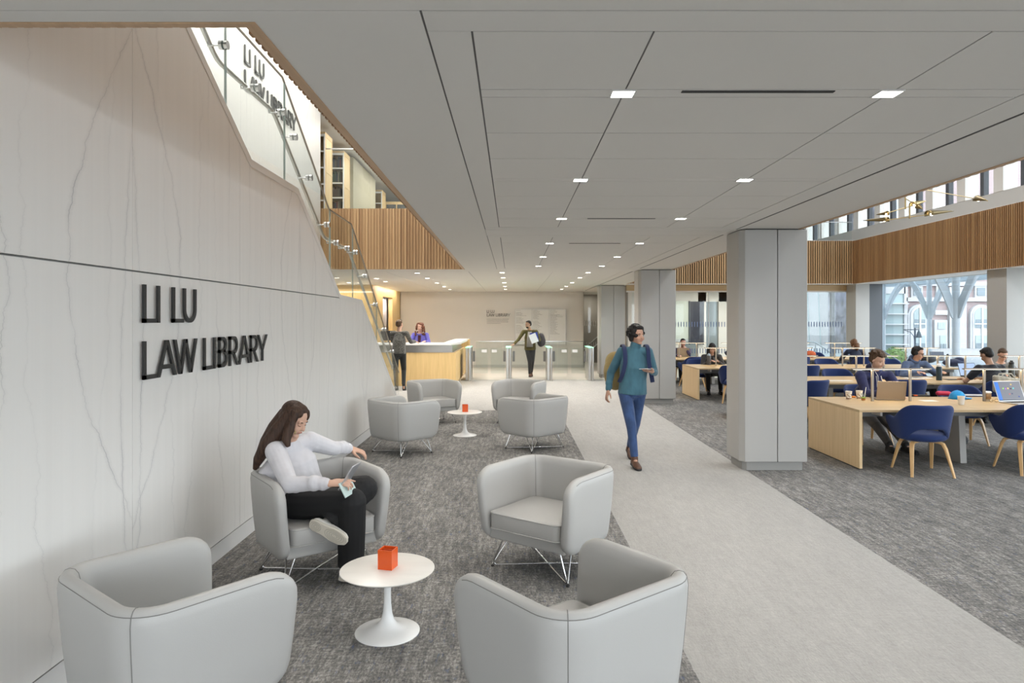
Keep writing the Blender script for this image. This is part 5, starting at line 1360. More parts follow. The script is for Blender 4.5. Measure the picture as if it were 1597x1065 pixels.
# ---- seated readers (local frame faces +Y)
def reader(label, x, y, rz, top, hair, style, skin, lean=.10, headf=(0, 1, -.25), hands=((-.16, .40, .745), (.16, .40, .745)), sleeve=1, female=False, zs=1.0, pants=(.03, .03, .032), vox=.009, face=True, kx=.12, feet=None, locks=None, topname='hoodie', hoff=(0, 0), hs=.98, **kw):
    D = dict(pelvis=(0, -.08, .50), chest=(0, -.08 + lean * .5, .745), neck=(0, -.06 + lean, .955 * zs), head=(hoff[0], -.02 + lean + .03 + hoff[1], 1.095 * zs + .005), hf=headf, f=(0, 1, -.1), hs=hs,
        hipL=(-.09, -.08, .48), hipR=(.09, -.08, .48), f_=0)
    nz = .955 * zs
    sw = .185 + .06 * (kw.get('bulk', 1) - 1)
    D['shL'] = (-sw, -.055 + lean, nz - .065); D['shR'] = (sw, -.055 + lean, nz - .065)
    for q, sgn, hd in (('L', -1, hands[0]), ('R', 1, hands[1])):
        el, w_ = ik(D['sh' + q], hd, .285, .255, (sgn * .8, -.25, -.7)); D['el' + q] = tuple(el); D['wr' + q] = tuple(w_)
        D['hand' + q] = ((-sgn * .3, .95, -.02), (0, 0, -1))
        ft = (sgn * .14, .42, .09) if feet is None else feet[q]
        kn, an = ik(D['hip' + q], ft, .43, .41, (sgn * kx, .8, 1.0)); D['kn' + q] = tuple(kn); D['an' + q] = tuple(an); D['toe' + q] = (sgn * .15, 1, 0)
    D.pop('f_'); D['locks'] = locks or []
    kw.setdefault('sock', 'shoe_b')
    return human(label, (x, y, 0), D, skin=skin, top=top, pants=fabric('reader_trousers', pants), hair=hair, hstyle=style, vox=vox, female=female, rz=R(rz), sleeve=sleeve, face=face, topname=topname, **kw)
nh = fabric('navy_hoodie', (.018, .022, .085), .2, 8)
# facing the viewer: rz = 180
m6 = reader('man with tousled brown hair in a navy hoodie typing at the gold laptop', 5.10, 9.68, 184, nh, H_MED, 'tousled', (.60, .38, .28), lean=.12, headf=(-.38, .9, -.32), hands=((-.12, .44, .735), (.08, .44, .735)), zs=1.085, pants=(.07, .062, .055), vox=.007, bulk=1.34, hood=2, hs=1.06, feet={'L': (-.06, .68, .09), 'R': (.17, .70, .09)})
hm = wm(m6)
for sx in (-1, 1):
    b = MB(); b.tube([hm @ V((sx * .035, .16, .975)), hm @ V((sx * .04, .185, .90)), hm @ V((sx * .042, .19, .82))], .004, 8); obj('drawstring', b, 'tulip', m6, world=True, smooth=True)
b = MB(); b.ell(hm @ V((-.10, .165, .88)), (.006, .004, .012)); obj('emblem', b, mat('yellow_thread', (.75, .55, .03), .6), m6, world=True, smooth=True)
b = MB(); b.tube([hm @ V((.078, .08, 1.19)), hm @ V((.075, .13, 1.10)), hm @ V((.03, .19, .98)), hm @ V((.02, .20, .84))], .0025, 6); obj('earphone_cable', b, 'tulip', m6, world=True)
bh = fabric('slate_blue_hoodie', (.065, .10, .19), .2, 8)
m7 = reader('person in a slate blue hoodie wearing black headphones and glasses at the second desk', 7.60, 12.98, 190, bh, H_BLK, 'short', (.50, .30, .22), lean=.14, headf=(-.6, .8, -.3), hands=((-.30, .36, .80), (.22, .40, .80)), zs=1.03, bulk=1.25, hood=2, hs=1.04)
hm = wm(m7); hc_ = V((0, .15, 1.133)); r_, f_, u_ = frame(V((-.6, .8, -.3)))
b = MB(); b.tube([hm @ (hc_ + r_ * (.092 * cos(a)) + u_ * (.03 + .108 * sin(a)) - f_ * .02) for a in [pi * i / 12 for i in range(13)]], .009, 8); hp_ = obj('headphones', b, 'black', m7, world=True, smooth=True)
for sx in (-1, 1): b = MB(); b.cyl(hm @ (hc_ + r_ * sx * .078 - f_ * .01), hm @ (hc_ + r_ * sx * .105 - f_ * .01), .036, seg=20); obj('ear_cup', b, 'black', hp_, world=True, bevel=.006)
def glasses(parent, hm, hc_, f_in, s=.98):
    r_, f_, u_ = frame(V(f_in)); b = MB()
    for sx in (-1, 1):
        c = hc_ + (r_ * sx * .031 + f_ * .093 + u_ * .003) * s
        b.tube([hm @ (c + (r_ * .023 * cos(a) + u_ * .018 * sin(a)) * s) for a in [2 * pi * i / 14 for i in range(15)]], .0024, 6, caps=False)
        b.cyl(hm @ (hc_ + (r_ * sx * .054 + f_ * .091 + u_ * .008) * s), hm @ (hc_ + (r_ * sx * .078 + u_ * .005) * s), .002, seg=6)
    b.cyl(hm @ (hc_ + (r_ * -.009 + f_ * .095 + u_ * .006) * s), hm @ (hc_ + (r_ * .009 + f_ * .095 + u_ * .006) * s), .002, seg=6)
    obj('glasses', b, 'black', parent, world=True)
glasses(m7, hm, hc_, (-.6, .8, -.3))
bt = fabric('black_t_shirt', (.012, .013, .018), .2)
reader('dark-haired man in a black t-shirt seen from behind at the second desk', 7.96, 11.20, 8, bt, H_BLK, 'short', (.40, .235, .155), lean=.20, headf=(-.15, .85, -.5), hands=((-.20, .48, .755), (.18, .48, .755)), sleeve=.4, zs=1.06, bulk=1.32, hs=1.04, face=False, topname='t_shirt')
m9 = reader('man with glasses and a grey sweater facing the man in the black t-shirt', 9.24, 13.02, 178, fabric('grey_sweater', (.17, .165, .155)), H_MED, 'short', (.60, .36, .27), lean=.16, headf=(.25, .85, -.55), zs=1.0)
glasses(m9, wm(m9), V((0, .17, 1.10)), (.25, .85, -.55))
reader('brown-haired woman in a dark blue top seen from behind at the farthest desk', 9.12, 18.12, -6, fabric('dark_blue_top', (.015, .022, .045)), H_LBR, 'long', (.55, .35, .26), lean=.10, headf=(-.1, 1, -.2), female=True, face=False, zs=1.03, vox=.011,
    locks=[[((0, -.06, 1.14), .07), ((0, -.075, 1.06), .072), ((0, -.085, 1.0), .05), ((0, -.09, .95), .02)]])
m11 = reader('black-haired reader in a dark jacket looking down at a phone at the third desk', 4.80, 16.50, 176, fabric('charcoal_jacket', (.030, .028, .028), .3), H_BLK, 'long', (.45, .27, .20), lean=.16, headf=(.05, .85, -.6), hands=((-.06, .34, .80), (.06, .34, .80)), female=True, zs=.985, vox=.010, topname='jacket',
    locks=[[((-.075, .12, 1.08), .035), ((-.085, .13, .99), .042), ((-.08, .13, .90), .03), ((-.07, .14, .84), .012)], [((.075, .12, 1.08), .035), ((.085, .13, .99), .042), ((.085, .12, .90), .03), ((.08, .13, .84), .012)], [((0, .04, 1.10), .06), ((0, .02, 1.0), .065), ((0, .0, .90), .04)]])
reader('man in a dark violet shirt resting his chin on a hand behind a gold laptop', 4.97, 19.98, 180, fabric('dark_violet_shirt', (.045, .035, .085)), H_BLK, 'short', (.55, .32, .25), lean=.14, headf=(0, 1, -.15), hands=((-.02, .22, .98), (.2, .38, .745)), zs=1.0, vox=.011, topname='shirt')
# ================================================================ OUTSIDE THE WINDOWS
MT['o_white'] = mat('white_painted_steel', (.30, .325, .35), .5); MT['o_stone'] = mat('pale_limestone', (.40, .405, .42), .8, var=(.06, 2, (1, 1, 1)))
def brickm():
    m, n, b = nt_mat('pink_brick'); g = G(n); X, Y, Z = g.pos()
    t = g.add('ShaderNodeTexBrick'); g.link(g.xyz(X, Z, 0.0), t.inputs['Vector']); t.inputs['Scale'].default_value = 3.2
    t.inputs['Color1'].default_value = (.27, .185, .19, 1); t.inputs['Color2'].default_value = (.32, .225, .225, 1); t.inputs['Mortar'].default_value = (.38, .36, .36, 1); t.inputs['Mortar Size'].default_value = .03
    g.link(t.outputs['Color'], b.inputs['Base Color']); b.inputs['Roughness'].default_value = .9; return m
MT['brick'] = brickm(); MT['o_pale'] = mat('pale_painted_trim', (.46, .465, .48), .6); MT['o_glass'] = mat('pale_blue_glazing', (.25, .335, .35), .15); MT['o_dark'] = mat('street_window', (.16, .20, .23), .15)
MT['o_blind'] = mat('window_blind', (.30, .36, .37), .6); MT['asphalt'] = mat('wet_asphalt', (.30, .30, .30), .6); MT['o_metal'] = mat('dark_street_metal', (.05, .065, .085), .5)
MT['leafy'] = mat('spring_leaves', (.16, .24, .06), .8, var=(.45, 9, (1, 1, 1)))
g0 = MB(); g0.box(FX + .35, 90, -4.25, 100, -.62, -.5); g0.box(-60, 90, -60, -4.25, -.62, -.5); struct('ground', g0, 'asphalt')  # rear part is unseen, added to bounce daylight up to the ceiling
def tree_col(x, y, label):
    t = thing('canopy_column', label, 'column', (x, y, -.5), group='white branching canopy columns outside')
    b = MB(); b.cyl((x, y, -.5), (x, y, 4.2), .125, seg=24); obj('trunk', b, 'o_white', t, world=True, smooth=40)
    for i in range(4):
        a = pi / 2 * i + .15; m = M.Translation((x, y, 0)) @ M.Rotation(a, 4, 'Z'); b = MB()
        inner = [(.11, 2.45), (.22, 2.62), (.45, 3.05), (.75, 3.55), (1.15, 3.98), (1.55, 4.22)]; outer = [(1.62, 4.12), (1.25, 3.80), (.88, 3.30), (.55, 2.70), (.32, 2.20), (.18, 1.86), (.11, 1.80)]
        b.prism(inner + outer, -.03, .03, 'Y'); b.xf(m); obj('bracket', b, 'o_white', t, world=True)
tree_col(15.6, 24.0, 'white branching canopy column outside, nearest the large window'); tree_col(22.3, 36.5, 'white branching canopy column outside, middle one'); tree_col(25.3, 46.5, 'white branching canopy column outside beside the window frame, leftmost')
cn = thing('street_canopy', 'pale steel and glass canopy roof carried by the branching columns', 'canopy', (22, 35, 4.2))
b = MB()
for i in range(9): y = 21 + i * 3.6; b.box(13.2, 29, y, y + .18, 4.2, 4.45)
for x in (13.2, 15.5, 18.5, 22.3, 25.4, 28.8): b.box(x, x + .16, 21, 50, 4.22, 4.5)
obj('beam', b, 'o_white', cn, world=True)
b = MB(); b.box(13.2, 29, 21, 50, 4.52, 4.56); obj('canopy_glass', b, glass('canopy_glass', (.62, .70, .74), .05), cn, world=True)
YB = 55.0; SB = YB / FPX
def bx(b, x0, x1, y0, y1, d0=0.0, d1=.25):   # px rectangle on the facade, standing d1 proud
    b.box((x0 - HX) * SB, (x1 - HX) * SB, YB - d1, YB - d0, EYE + (HY - y1) * SB, EYE + (HY - y0) * SB)
bk = thing('brick_building', 'pink brick building with white stone arched windows across the street', 'building', (38, YB, -.5))
b = MB(); bx(b, 1409, 1760, 250, 546, -3, 0); obj('wall', b, 'brick', bk, world=True)
b = MB()
bx(b, 1406, 1413, 300, 560); bx(b, 1409, 1760, 464, 470); bx(b, 1409, 1760, 440, 446)
bx(b, 1477, 1503, 448, 546, 0, .35); bx(b, 1547, 1573, 448, 546, 0, .35); bx(b, 1456, 1475, 484, 491); obj('stone_trim', b, 'o_stone', bk, world=True)
b = MB(); bx(b, 1406, 1760, 545, 562, 0, .5); bx(b, 1406, 1760, 555, 575, 0, .9)
for i in range(60): bx(b, 1500 + i * 4.2, 1501.8 + i * 4.2, 549, 556, .5, .6)
obj('stone_base', b, 'o_stone', bk, world=True)
def arch(cx, hw, ytop, ybot, gl, name):
    x = (cx - HX) * SB; w_ = hw * SB; zt = EYE + (HY - ytop) * SB; zb = EYE + (HY - ybot) * SB; g_ = gl * SB
    def poly(w, top, bot): c = top - w; return [(x - w, bot), (x + w, bot)] + [(x + w * cos(pi * i / 20), c + w * sin(pi * i / 20)) for i in range(21)]
    b = MB(); b.prism(poly(w_, zt, zb), YB - .30, YB, 'Y'); wn = obj('window_surround', b, 'o_stone', bk, world=True)
    b = MB(); b.prism(poly(w_ * .80, zt - w_ * .2, zb), YB - .36, YB - .3, 'Y'); obj('molding', b, 'o_pale', wn, world=True)
    b = MB(); b.prism(poly(g_, zt - (hw - gl) * SB * .8, EYE + (HY - 511) * SB), YB - .40, YB - .34, 'Y'); obj('glazing', b, 'o_blind', wn, world=True)
    for sx in (-1, 1):
        b = MB(); b.box(x + sx * g_ * .52 - g_ * .36, x + sx * g_ * .52 + g_ * .36, YB - .42, YB - .38, EYE + (HY - 511) * SB, EYE + (HY - 498) * SB); obj('pane', b, 'o_dark', wn, world=True)
        b = MB(); b.box(x + sx * g_ * .52 - g_ * .38, x + sx * g_ * .52 + g_ * .38, YB - .42, YB - .36, EYE + (HY - 550) * SB, EYE + (HY - 523) * SB); obj('lower_glazing', b, 'o_blind', wn, world=True)
        b = MB(); b.box(x + sx * g_ * .52 - g_ * .36, x + sx * g_ * .52 + g_ * .36, YB - .44, YB - .40, EYE + (HY - 550) * SB, EYE + (HY - 535) * SB); obj('pane', b, 'o_dark', wn, world=True)
    b = MB(); b.box(x - g_ * 1.05, x + g_ * 1.05, YB - .46, YB - .38, EYE + (HY - 505) * SB - .05, EYE + (HY - 505) * SB + .05); b.box(x - .07, x + .07, YB - .47, YB - .375, zb, zt - w_ * .3); obj('sash', b, 'o_pale', wn, world=True)
arch(1430, 17, 475, 552, 9, 'a'); arch(1526.5, 17, 475, 552, 11.5, 'b'); arch(1600, 17, 475, 552, 11.5, 'c')
b = MB(); bx(b, 1454, 1474, 499, 552, 0, .3); wn = obj('window_surround', b, 'o_stone', bk, world=True)
b = MB(); bx(b, 1459, 1470, 503, 513, .3, .36); bx(b, 1462, 1471, 523, 548, .3, .36); obj('glazing', b, 'o_blind', wn, world=True)
b = MB(); bx(b, 1462, 1466, 536, 548, .36, .40); bx(b, 1467, 1471, 536, 548, .36, .40); obj('pane', b, 'o_dark', wn, world=True)
for x_ in (1428, 1467, 1527, 1560):
    b = MB(); bx(b, x_ - 9, x_ + 9, 446, 464, 0, .2); wn = obj('window_surround', b, 'o_stone', bk, world=True)
    b = MB(); bx(b, x_ - 6, x_ + 6, 449, 461, .2, .26); obj('glazing', b, 'o_dark', wn, world=True)
gbld = thing('glass_building', 'pale blue glazed building with thin white horizontal fins left of the brick one', 'building', (30, 52, -.5))
YB = 52.0; SB = YB / FPX
b = MB(); bx(b, 1362, 1409, 458, 575, -3, 0); obj('glazing', b, 'o_glass', gbld, world=True)
b = MB(); bx(b, 1362, 1411, 300, 458, -3, .1); bx(b, 1409, 1413, 300, 575, -.5, .1); obj('wall', b, 'o_stone', gbld, world=True)
b = MB()
for y_ in (473.6, 489.6, 505.6, 521.3, 537, 552): bx(b, 1362, 1412, y_ - .8, y_ + .8, 0, .5)
obj('fin', b, 'o_pale', gbld, world=True)
wb = thing('metal_clad_building', 'tall curved white metal-clad building seen through the far glass partition', 'building', (29, 62, -.5))
b = MB(); rows = []
for i in range(13):
    z = -.5 + 22 * i / 12; rows.append([V((21.5 + 10.2 * j / 10 - .35 * math.sin(i / 12 * 2.4) * (j / 10) * 2, 62 - .9 * sin(pi * j / 10), z)) for j in range(11)])
b.grid(rows); obj('cladding', b, 'o_stone', wb, world=True, smooth=True)
b = MB()
for j in range(1, 10):
    for i in range(12): b.bar(rows[i][j] - V((0, .05, 0)), rows[i + 1][j] - V((0, .05, 0)), .05, .05, up=(0, 1, 0))
obj('seam', b, 'o_glass', wb, world=True)
sb = thing('slate_building', 'dark mottled stone building seen through the far glass partition', 'building', (33, 58, -.5))
b = MB(); b.box(25.0, 27.1, 50, 54, -.5, 14); obj('wall', b, mat('mottled_slate', (.085, .085, .105), .8, var=(.8, 1.3, (1, 1, 1))), sb, world=True)
lp = thing('street_lamp', 'dark blue-grey street lamp with a hanging lantern across the street', 'street lamp', at(1427, 560, 40))
x0 = at(1427, 514, 40); b = MB(); b.cyl((x0.x, 40, -.5), (x0.x, 40, x0.z + .1), .05, seg=12); obj('pole', b, 'o_metal', lp, world=True)
b = MB(); b.bar(at(1409, 514, 40), at(1434, 514, 40), .05, .05); b.tube([at(1411, 515, 40), at(1420, 518, 40), at(1425, 524, 40), at(1426.5, 533, 40)], .02, 8); obj('arm', b, 'o_metal', lp, world=True)
c = at(1433, 523, 40); b = MB(); b.lathe([(.02, .33), (.05, .25), (.10, .15), (.13, .02), (.17, -.10), (.17, -.13), (.06, -.14)], c, 16); obj('lantern', b, 'o_metal', lp, world=True, smooth=40)
def shrub(px, py, Y, r_, label):
    rs = random.Random(int(px)); c = at(px, py, Y); b = MB(); b.ell(c, (r_ * .8, r_ * .8, r_ * .75), seg=16, rings=10)
    for _ in range(420):
        a, e = rs.uniform(0, 2 * pi), rs.uniform(-1.2, 1.5); k = rs.uniform(.75, 1.0); p = c + V((cos(a) * cos(e), sin(a) * cos(e), sin(e) * .95)) * r_ * k
        n = V((rs.uniform(-1, 1), rs.uniform(-1, 1), rs.uniform(-1, 1))).normalized(); u = n.cross(V((0, 0, 1))).normalized() * .055; v = n.cross(u)
        b.b.faces.new([b.b.verts.new(q_) for q_ in (p - u, p - v * .6, p + u, p + v * .6)])
    tag(obj('shrub', b, 'leafy', norm=False), label, 'shrub')
    b = MB(); b.cyl((c.x, c.y, -.5), (c.x, c.y, c.z), .05); 
shrub(1396, 558, 30, .52, 'round bright green shrub outside behind the person with headphones')
ra = thing('outdoor_stair_rail', 'sloping metal stair handrail outside the large window', 'railing', at(1385, 556, 27))
b = MB(); b.tube([at(1366, 541, 26), at(1404, 564, 28)], .03, 8); b.tube([at(1366, 547, 26), at(1404, 571, 28)], .025, 8); obj('handrail', b, 'o_metal', ra, world=True)
ra2 = thing('outdoor_stair_rail', 'sloping metal stair handrail outside beyond the glass partition', 'railing', at(1290, 545, 26))
b = MB(); b.tube([at(1256, 532, 26), at(1272, 534, 26), at(1304, 556, 26)], .03, 8); b.cyl(at(1272, 534, 26), (at(1272, 534, 26).x, 26, -.5), .025); b.cyl(at(1304, 556, 26), (at(1304, 556, 26).x, 26, -.5), .025); obj('handrail', b, 'o_white', ra2, world=True)
# stair rails in the recess right of the lobby wall
rr = thing('stair_handrail', 'pair of pale sloping stair handrails in the dark recess beside the lobby wall', 'railing', (3.0, 27.5, 0))
for dz in (0, .28):
    b = MB(); b.tube([V((2.78, 26.6, .35 + dz)), V((3.5, 26.8, .95 + dz))], .022, 8); obj('handrail', b, 'lamp_trim', rr, world=True)
# ================================================================ THINGS ON THE DESKS
def on(px, py, z=DZ):   # photo pixel of a point at height z
    Y = FPX * (EYE - z) / (py - HY); p = at(px, py, Y); return V((p.x, p.y, z))
def cup(px, py, r0, r1, h, m, label, lid=None, rows=None, sleeve=None, z=DZ, grp=None):
    p = on(px, py, z); t = thing('paper_cup', label, 'cup', p, group=grp)
    b = MB(); b.lathe([(.002, 0), (r0, 0), (r1, h), (r1 + .002, h + .002), (r1 - .003, h), (r0 - .003, .006), (.002, .006)], seg=28, cap=False); obj('cup', b, m, t, smooth=40)
    if lid: b = MB(); b.lathe([(.002, h + .012), (r1 * .8, h + .012), (r1 + .001, h + .004), (r1 + .005, h), (r1 + .005, h - .006), (.002, h - .004)], seg=28, cap=False); obj('lid', b, lid, t, smooth=40)
    if sleeve: b = MB(); b.lathe([(r0 + .004 + (r1 - r0) * .25, h * .25), (r1 + .001 - (r1 - r0) * .2, h * .82)], seg=28, cap=False); obj('sleeve', b, sleeve, t, smooth=40, solid=.002)
    if rows:
        for i in range(7):
            a = -pi / 2 + (i - 3) * .42; zz = h * (.3 + .4 * ((i * 37) % 10) / 10); rr = r0 + (r1 - r0) * zz / h + .001
            b = MB(); b.ell((cos(a) * rr, sin(a) * rr, zz), (.007, .003, .008), seg=8, rings=6); obj('printed_dot', b, rows, t)
        b = MB(); b.lathe([(r0 + .001, .004), (r0 + .003, .018)], seg=28, cap=False); obj('printed_band', b, rows, t)
    return t
MT['cupw'] = mat('white_cup', (.78, .76, .72), .5); MT['cupb'] = mat('brown_print', (.20, .10, .05), .6); MT['kraft'] = mat('kraft_sleeve', (.42, .26, .13), .8)
cup(1323.5, 622.5, .030, .042, .105, 'cupw', 'patterned white paper cup nearest the wood end panel corner', rows='cupb', grp='printed white paper cups')
cup(1340.0, 621.5, .030, .042, .105, 'cupw', 'patterned white paper cup with a straw beside it, left of the laptop', rows='cupb', grp='printed white paper cups')
cup(1499, 631, .030, .042, .105, 'cupw', 'plain white paper cup in front of the bright blue cap')
cup(1540, 625.5, .031, .044, .118, 'cupw', 'takeaway coffee cup with white lid and brown sleeve left of the open laptop', lid='tulip', sleeve='kraft')
p = on(1346.5, 624.5); t = thing('plastic_tumbler', 'small clear plastic tumbler with a white straw and green rim of drink', 'cup', p)
b = MB(); b.lathe([(.002, 0), (.026, 0), (.036, .09), (.034, .09), (.025, .004), (.002, .004)], seg=24, cap=False); obj('cup', b, 'glass', t, smooth=40)
b = MB(); b.lathe([(.002, .005), (.024, .005), (.026, .028), (.002, .028)], seg=20); obj('drink', b, mat('amber_drink', (.60, .18, .03), .2), t, smooth=40)
b = MB(); b.lathe([(.002, .029), (.027, .029), (.029, .045), (.002, .045)], seg=20); obj('lime', b, mat('lime_green', (.35, .50, .05), .4), t, smooth=40)
b = MB(); b.cyl((.01, 0, .02), (.035, .0, .175), .004, seg=8); obj('straw', b, 'tulip', t)
b = MB(); c = on(1331, 620); b.ell((0, 0, .012), (.035, .02, .012)); b.xf(M.Translation(c)); tag(obj('snack_wrapper', b, mat('orange_wrapper', (.8, .25, .02), .4), smooth=True), 'small orange and yellow snack wrapper between the two patterned cups', 'wrapper')
def laptop(px, py, rz, w_, d_, tilt, lid_m, screen_m, label, z=DZ, body='silver'):
    p = on(px, py, z); t = thing('laptop', label, 'laptop', p, R(rz))
    b = MB(); b.box(-w_ / 2, w_ / 2, 0, d_, .004, .016); obj('base', b, lid_m, t, bevel=.003)
    b = MB(); b.box(-w_ * .42, w_ * .42, d_ * .08, d_ * .55, .016, .0175); obj('keyboard', b, 'black', t)
    m = M.Translation((0, 0, .014)) @ M.Rotation(R(tilt), 4, 'X')
    b = MB(); b.box(-w_ / 2, w_ / 2, -.006, 0, 0, d_, m); l = obj('lid', b, lid_m, t, bevel=.003)
    b = MB(); b.box(-w_ * .475, w_ * .475, .0005, .0015, d_ * .05, d_ * .96, m); obj('screen', b, screen_m, l)
    return t
MT['gold'] = mat('champagne_aluminium', (.34, .29, .235), .42, .9); MT['silver'] = mat('silver_aluminium', (.60, .60, .61), .3, .8); MT['dkscreen'] = mat('screen_dark', (.02, .03, .05), .1)
MT['scr_blue'] = mat('lit_pale_screen', (.08, .10, .15), .3, emit=(.30, .44, .70), es=.4); MT['scr_grey'] = mat('lit_grey_screen', (.08, .08, .09), .3, emit=(.26, .28, .34), es=.28)
laptop(1389, 624.2, -8, .36, .245, 12, 'gold', 'dkscreen', 'open champagne gold laptop in front of the man in the navy hoodie')
# right laptop: the screen looks at the viewer (front faces -Y)
t = laptop(1579, 627.5, 190, .40, .27, 20, 'silver', 'scr_grey', 'open silver laptop with a blue-edged screen at the right end of the front desk')
scr = [c for c in kids(t) if c.name.startswith('lid')][0]
m = M.Translation((0, 0, .014)) @ M.Rotation(R(20), 4, 'X')
b = MB(); b.box(.135, .19, .0015, .0022, .02, .255, m); obj('screen_sidebar', b, mat('lit_blue_bar', (.03, .12, .4), .3, emit=(.03, .12, .42), es=.5), scr)
b = MB(); b.box(-.19, .19, .0022, .0028, .013, .02, m); obj('screen_dock', b, 'dkscreen', scr)
rs = random.Random(4)
for (u, v), c_ in zip(((.08, .17), (.045, .165), (.01, .17), (-.03, .165), (-.07, .17), (-.05, .22), (-.03, .10), (.01, .095), (-.12, .06)), ((.2, .5, .1), (.3, .1, .5), (.6, .4, .1), (.02, .02, .03), (.1, .4, .4), (.4, .3, .1), (.05, .05, .1), (.3, .1, .1), (.03, .05, .2))):
    b = MB(); b.box(u - .011, u + .011, .0018, .0024, v - .009, v + .009, m); obj('screen_icon', b, mat('icon_colour', c_, .4, emit=c_, es=.3), scr)
laptop(1511.5, 587.3, 188, .36, .25, 18, 'black', 'scr_blue', 'open black laptop with a pale blue screen before the man in the black t-shirt')
laptop(1462, 562, 170, .34, .22, 14, 'black', 'dkscreen', 'black laptop standing open on the third desk, right of the headphones person')
laptop(1323, 554.5, 184, .34, .23, 16, 'silver', 'scr_blue', 'open laptop with a lit screen before the brown-haired woman')
laptop(1065, 556.3, 0, .36, .24, 8, 'gold', 'dkscreen', 'open gold laptop in front of the man resting his chin')
# cap, case, pouch, glasses
p = on(1493, 622); t = thing('baseball_cap', 'bright blue baseball cap lying on the front desk', 'cap', p, R(-8)); MT['cyan'] = fabric('bright_blue_cotton', (.012, .26, .62), .1)
b = MB(); b.ell((0, 0, .0), (.10, .10, .115), seg=28, rings=16)
for v in b.b.verts: v.co.z = max(v.co.z, .0); v.co.x *= 1 + .12 * (v.co.z < .02)
obj('crown', b, 'cyan', t, smooth=True)
b = MB(); rows = []
for i in range(7):
    k = i / 6; rows.append([V((.05 + k * .135 - .03 * abs(j - 4) / 4 * k * 1.5, (j - 4) / 4 * .085 * (1 - .2 * k), .020 - .012 * k + .006 * cos((j - 4) / 4 * 1.5))) for j in range(9)])
b.grid(rows); obj('brim', b, 'cyan', t, solid=.004, smooth=True)
b = MB(); b.ell((0, 0, .115), .006); obj('button', b, 'cyan', t)
b = MB(); b.tube([(-.10, 0, .032), (-.07, 0, .034), (.06, 0, .033), (.10, 0, .028)], [.022, .032, .030, .018], 16); b.xf(M.Translation(on(1472, 617)) @ M.Rotation(R(-6), 4, 'Z')); tag(obj('pencil_case', b, mat('pink_red_case', (.62, .03, .09), .5), smooth=True), 'small pink-red pencil case lying left of the bright blue cap', 'pencil case')
b = MB(); b.box(-.12, .12, -.05, .05, 0, .022); b.xf(M.Translation(on(1434, 618)) @ M.Rotation(R(-12), 4, 'Z')); o = tag(obj('zip_pouch', b, 'black', bevel=.01), 'flat black zip pouch with an orange tab right of the gold laptop', 'pouch')
b = MB(); b.box(-.10, -.055, -.052, -.02, .012, .024); obj('tab', b, 'orange', o)
g_ = thing('eyeglasses', 'thin wire eyeglasses lying on the front desk before the silver laptop', 'eyeglasses', on(1550, 627)); b = MB()
for sx in (-1, 1): b.tube([V((sx * .034 + .024 * cos(a), 0, .022 + .02 * sin(a))) for a in [2 * pi * i / 14 for i in range(15)]], .002, 6, caps=False); b.cyl((sx * .058, 0, .03), (sx * .055, .12, .006), .0016, seg=6)
b.cyl((-.01, 0, .026), (.01, 0, .026), .002, seg=6); obj('wire_frame', b, 'brass', g_)
b = MB(); b.box(-.15, .15, -.10, .10, 0, .002); b.xf(M.Translation(on(1518, 616)) @ M.Rotation(R(-6), 4, 'Z')); tag(obj('paper_sheet', b, 'tulip'), 'white paper sheet behind the brim of the blue cap', 'paper')
b = MB(); b.box(-.10, .10, -.07, .07, 0, .0015); b.xf(M.Translation(on(1448, 625)) @ M.Rotation(R(5), 4, 'Z')); tag(obj('paper_sheet', b, 'cupw'), 'single pale paper sheet right of the second lamp post on the front desk', 'paper')
tote = thing('tote_bag', 'pale canvas tote bag slumped behind the silver laptop', 'bag', on(1572, 612)); b = MB(); b.box(-.20, .20, -.06, .06, 0, .24)
for v in b.b.verts: v.co.z *= .82 + .25 * (v.co.x < 0)
obj('bag_body', b, fabric('pale_canvas', (.45, .42, .34), .25, 20), tote, bevel=.03)
for y in (-.04, .04): b = MB(); b.tube([(-.12, y, .22), (-.10, y, .27), (.02, y, .275), (.08, y, .20)], .010, 8); obj('handle', b, fabric('pale_strap', (.5, .47, .40), .1), tote, smooth=True)
# second desk
def bottle(px, py, h, r_, m, label, capm='tulip', z=DZ):
    t = thing('water_bottle', label, 'bottle', on(px, py, z)); b = MB(); b.lathe([(.002, 0), (r_ * .96, 0), (r_, .01), (r_, h * .72), (r_ * .86, h * .80), (.002, h * .80)], seg=28); obj('bottle_body', b, m, t, smooth=40)
    b = MB(); b.lathe([(.002, h * .80), (r_ * .80, h * .80), (r_ * .80, h * .90), (r_ * .5, h * .94), (r_ * .45, h), (.002, h)], seg=24); obj('cap', b, capm, t, smooth=40); return t
bottle(1464.5, 593, .30, .046, mat('deep_teal_bottle', (.012, .035, .05), .35), 'tall dark teal water bottle with a grey lid on the second desk')
bottle(1478, 573, .30, .042, 'steel', 'brushed steel water flask on the third desk', 'black')
bottle(1105.5, 568.8, .27, .05, mat('charcoal_bottle', (.06, .06, .065), .5), 'charcoal grey bottle with pale lid in front of the black-haired reader', mat('pale_blue_lid', (.3, .36, .42), .4))
bottle(1577.5, 592, .34, .05, mat('smoke_bottle', (.035, .04, .035), .3), 'dark smoke-coloured bottle at the far right of the second desk', 'black')
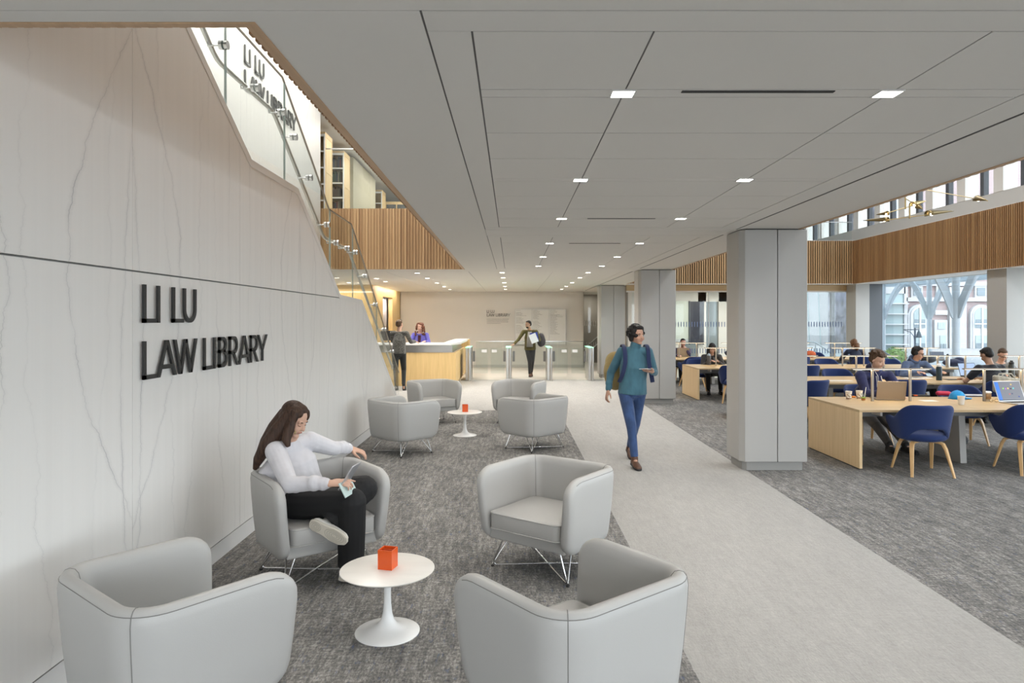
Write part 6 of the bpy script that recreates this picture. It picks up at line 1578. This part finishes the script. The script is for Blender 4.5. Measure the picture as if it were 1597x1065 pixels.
for px, py, w_, d_, rz, m_, lab in ((1422, 590, .32, .22, 4, 'tulip', 'open white notebook under the hand of the headphones person'), (1438, 589.5, .28, .20, -6, 'tulip', 'white paper sheets right of the notebook of the headphones person'), (1486, 592, .26, .18, 3, 'black', 'flat black folder right of the teal bottle'), (1310, 594, .40, .14, 2, 'cupw', 'flat pale paper left of the man in the navy hoodie on the second desk')):
    b = MB(); b.box(-w_ / 2, w_ / 2, -d_ / 2, d_ / 2, 0, .008); b.xf(M.Translation(on(px, py)) @ M.Rotation(R(rz), 4, 'Z')); tag(obj('notebook', b, m_), lab, 'notebook')
b = MB(); b.ell((0, 0, .10), (.22, .14, .10)); b.xf(M.Translation(on(1446, 566.5))); tag(obj('backpack', b, fabric('black_nylon', (.015, .015, .018), .3), smooth=True), 'black backpack lying on the third desk beside the headphones person', 'backpack')
b = MB(); b.ell((0, 0, .08), (.26, .14, .09)); b.ell((.12, 0, .13), (.12, .1, .08)); b.xf(M.Translation(on(1488, 571))); tag(obj('folded_jacket', b, fabric('navy_cloth', (.012, .018, .05), .3), smooth=True), 'dark navy jacket heaped on the third desk before the men at right', 'jacket')
b = MB(); b.ell((0, 0, .09), (.17, .11, .10)); b.xf(M.Translation(on(1263, 557))); tag(obj('handbag', b, fabric('rust_orange', (.42, .09, .03), .15), smooth=True), 'rust orange bag on the farthest desk beside the nearest column', 'bag')
b = MB(); b.ell((0, 0, .13), (.15, .11, .15)); b.xf(M.Translation((4.02, 9.62, 0))); tag(obj('backpack', b, fabric('black_bag', (.012, .012, .014), .3), smooth=True), 'black bag on the carpet behind the wood end panel of the front desk', 'backpack')
b = MB(); b.ell((0, 0, .12), (.26, .16, .13)); b.xf(M.Translation((5.95, 9.32, 0))); tag(obj('backpack', b, fabric('black_floor_bag', (.014, .014, .016), .3), smooth=True), 'black bag on the carpet beneath the front desk, right of its metal leg', 'backpack')
b = MB(); b.ell((0, 0, .10), (.20, .12, .11)); b.xf(M.Translation(on(1141, 556))); tag(obj('folded_jacket', b, fabric('dark_blue_cloth', (.02, .03, .07), .3), smooth=True), 'dark blue jacket bundled on the farthest desk, half hidden by the nearest column', 'jacket')
ph = MB(); ph.box(-.035, .035, -.004, .004, -.07, .07, M.Translation((4.79, 16.10, .83)) @ M.Rotation(R(-50), 4, 'X')); tag(obj('smartphone', ph, 'black'), 'smartphone held by the black-haired reader', 'phone')
# wall stain-free services: pocket screen in the room beyond the partition
ws = thing('wall_screen', 'tall dark display on the wall of the room beyond the glass partition', 'screen', (7.1, 25.45, .9)); b = MB(); b.box(6.62, 7.10, 25.38, 25.44, .87, 2.45); obj('screen', b, mat('charcoal_screen', (.03, .03, .045), .3), ws, world=True)
b = MB(); b.box(6.58, 6.62, 25.37, 25.45, .85, 2.47); b.box(7.10, 7.14, 25.37, 25.45, .85, 2.47); obj('frame', b, 'frame', ws, world=True)
wb_ = thing('glass_whiteboard', 'pale green glass writing board beyond the partition, left of the dark display', 'whiteboard', (6.3, 25.45, .6)); b = MB(); b.box(6.05, 6.56, 25.40, 25.43, 1.05, 2.47); obj('board', b, mat('pale_green_glass', (.50, .54, .48), .25), wb_, world=True)
b = MB(); b.box(6.05, 6.56, 25.39, 25.44, .95, 1.05); obj('tray', b, 'steel', wb_, world=True)
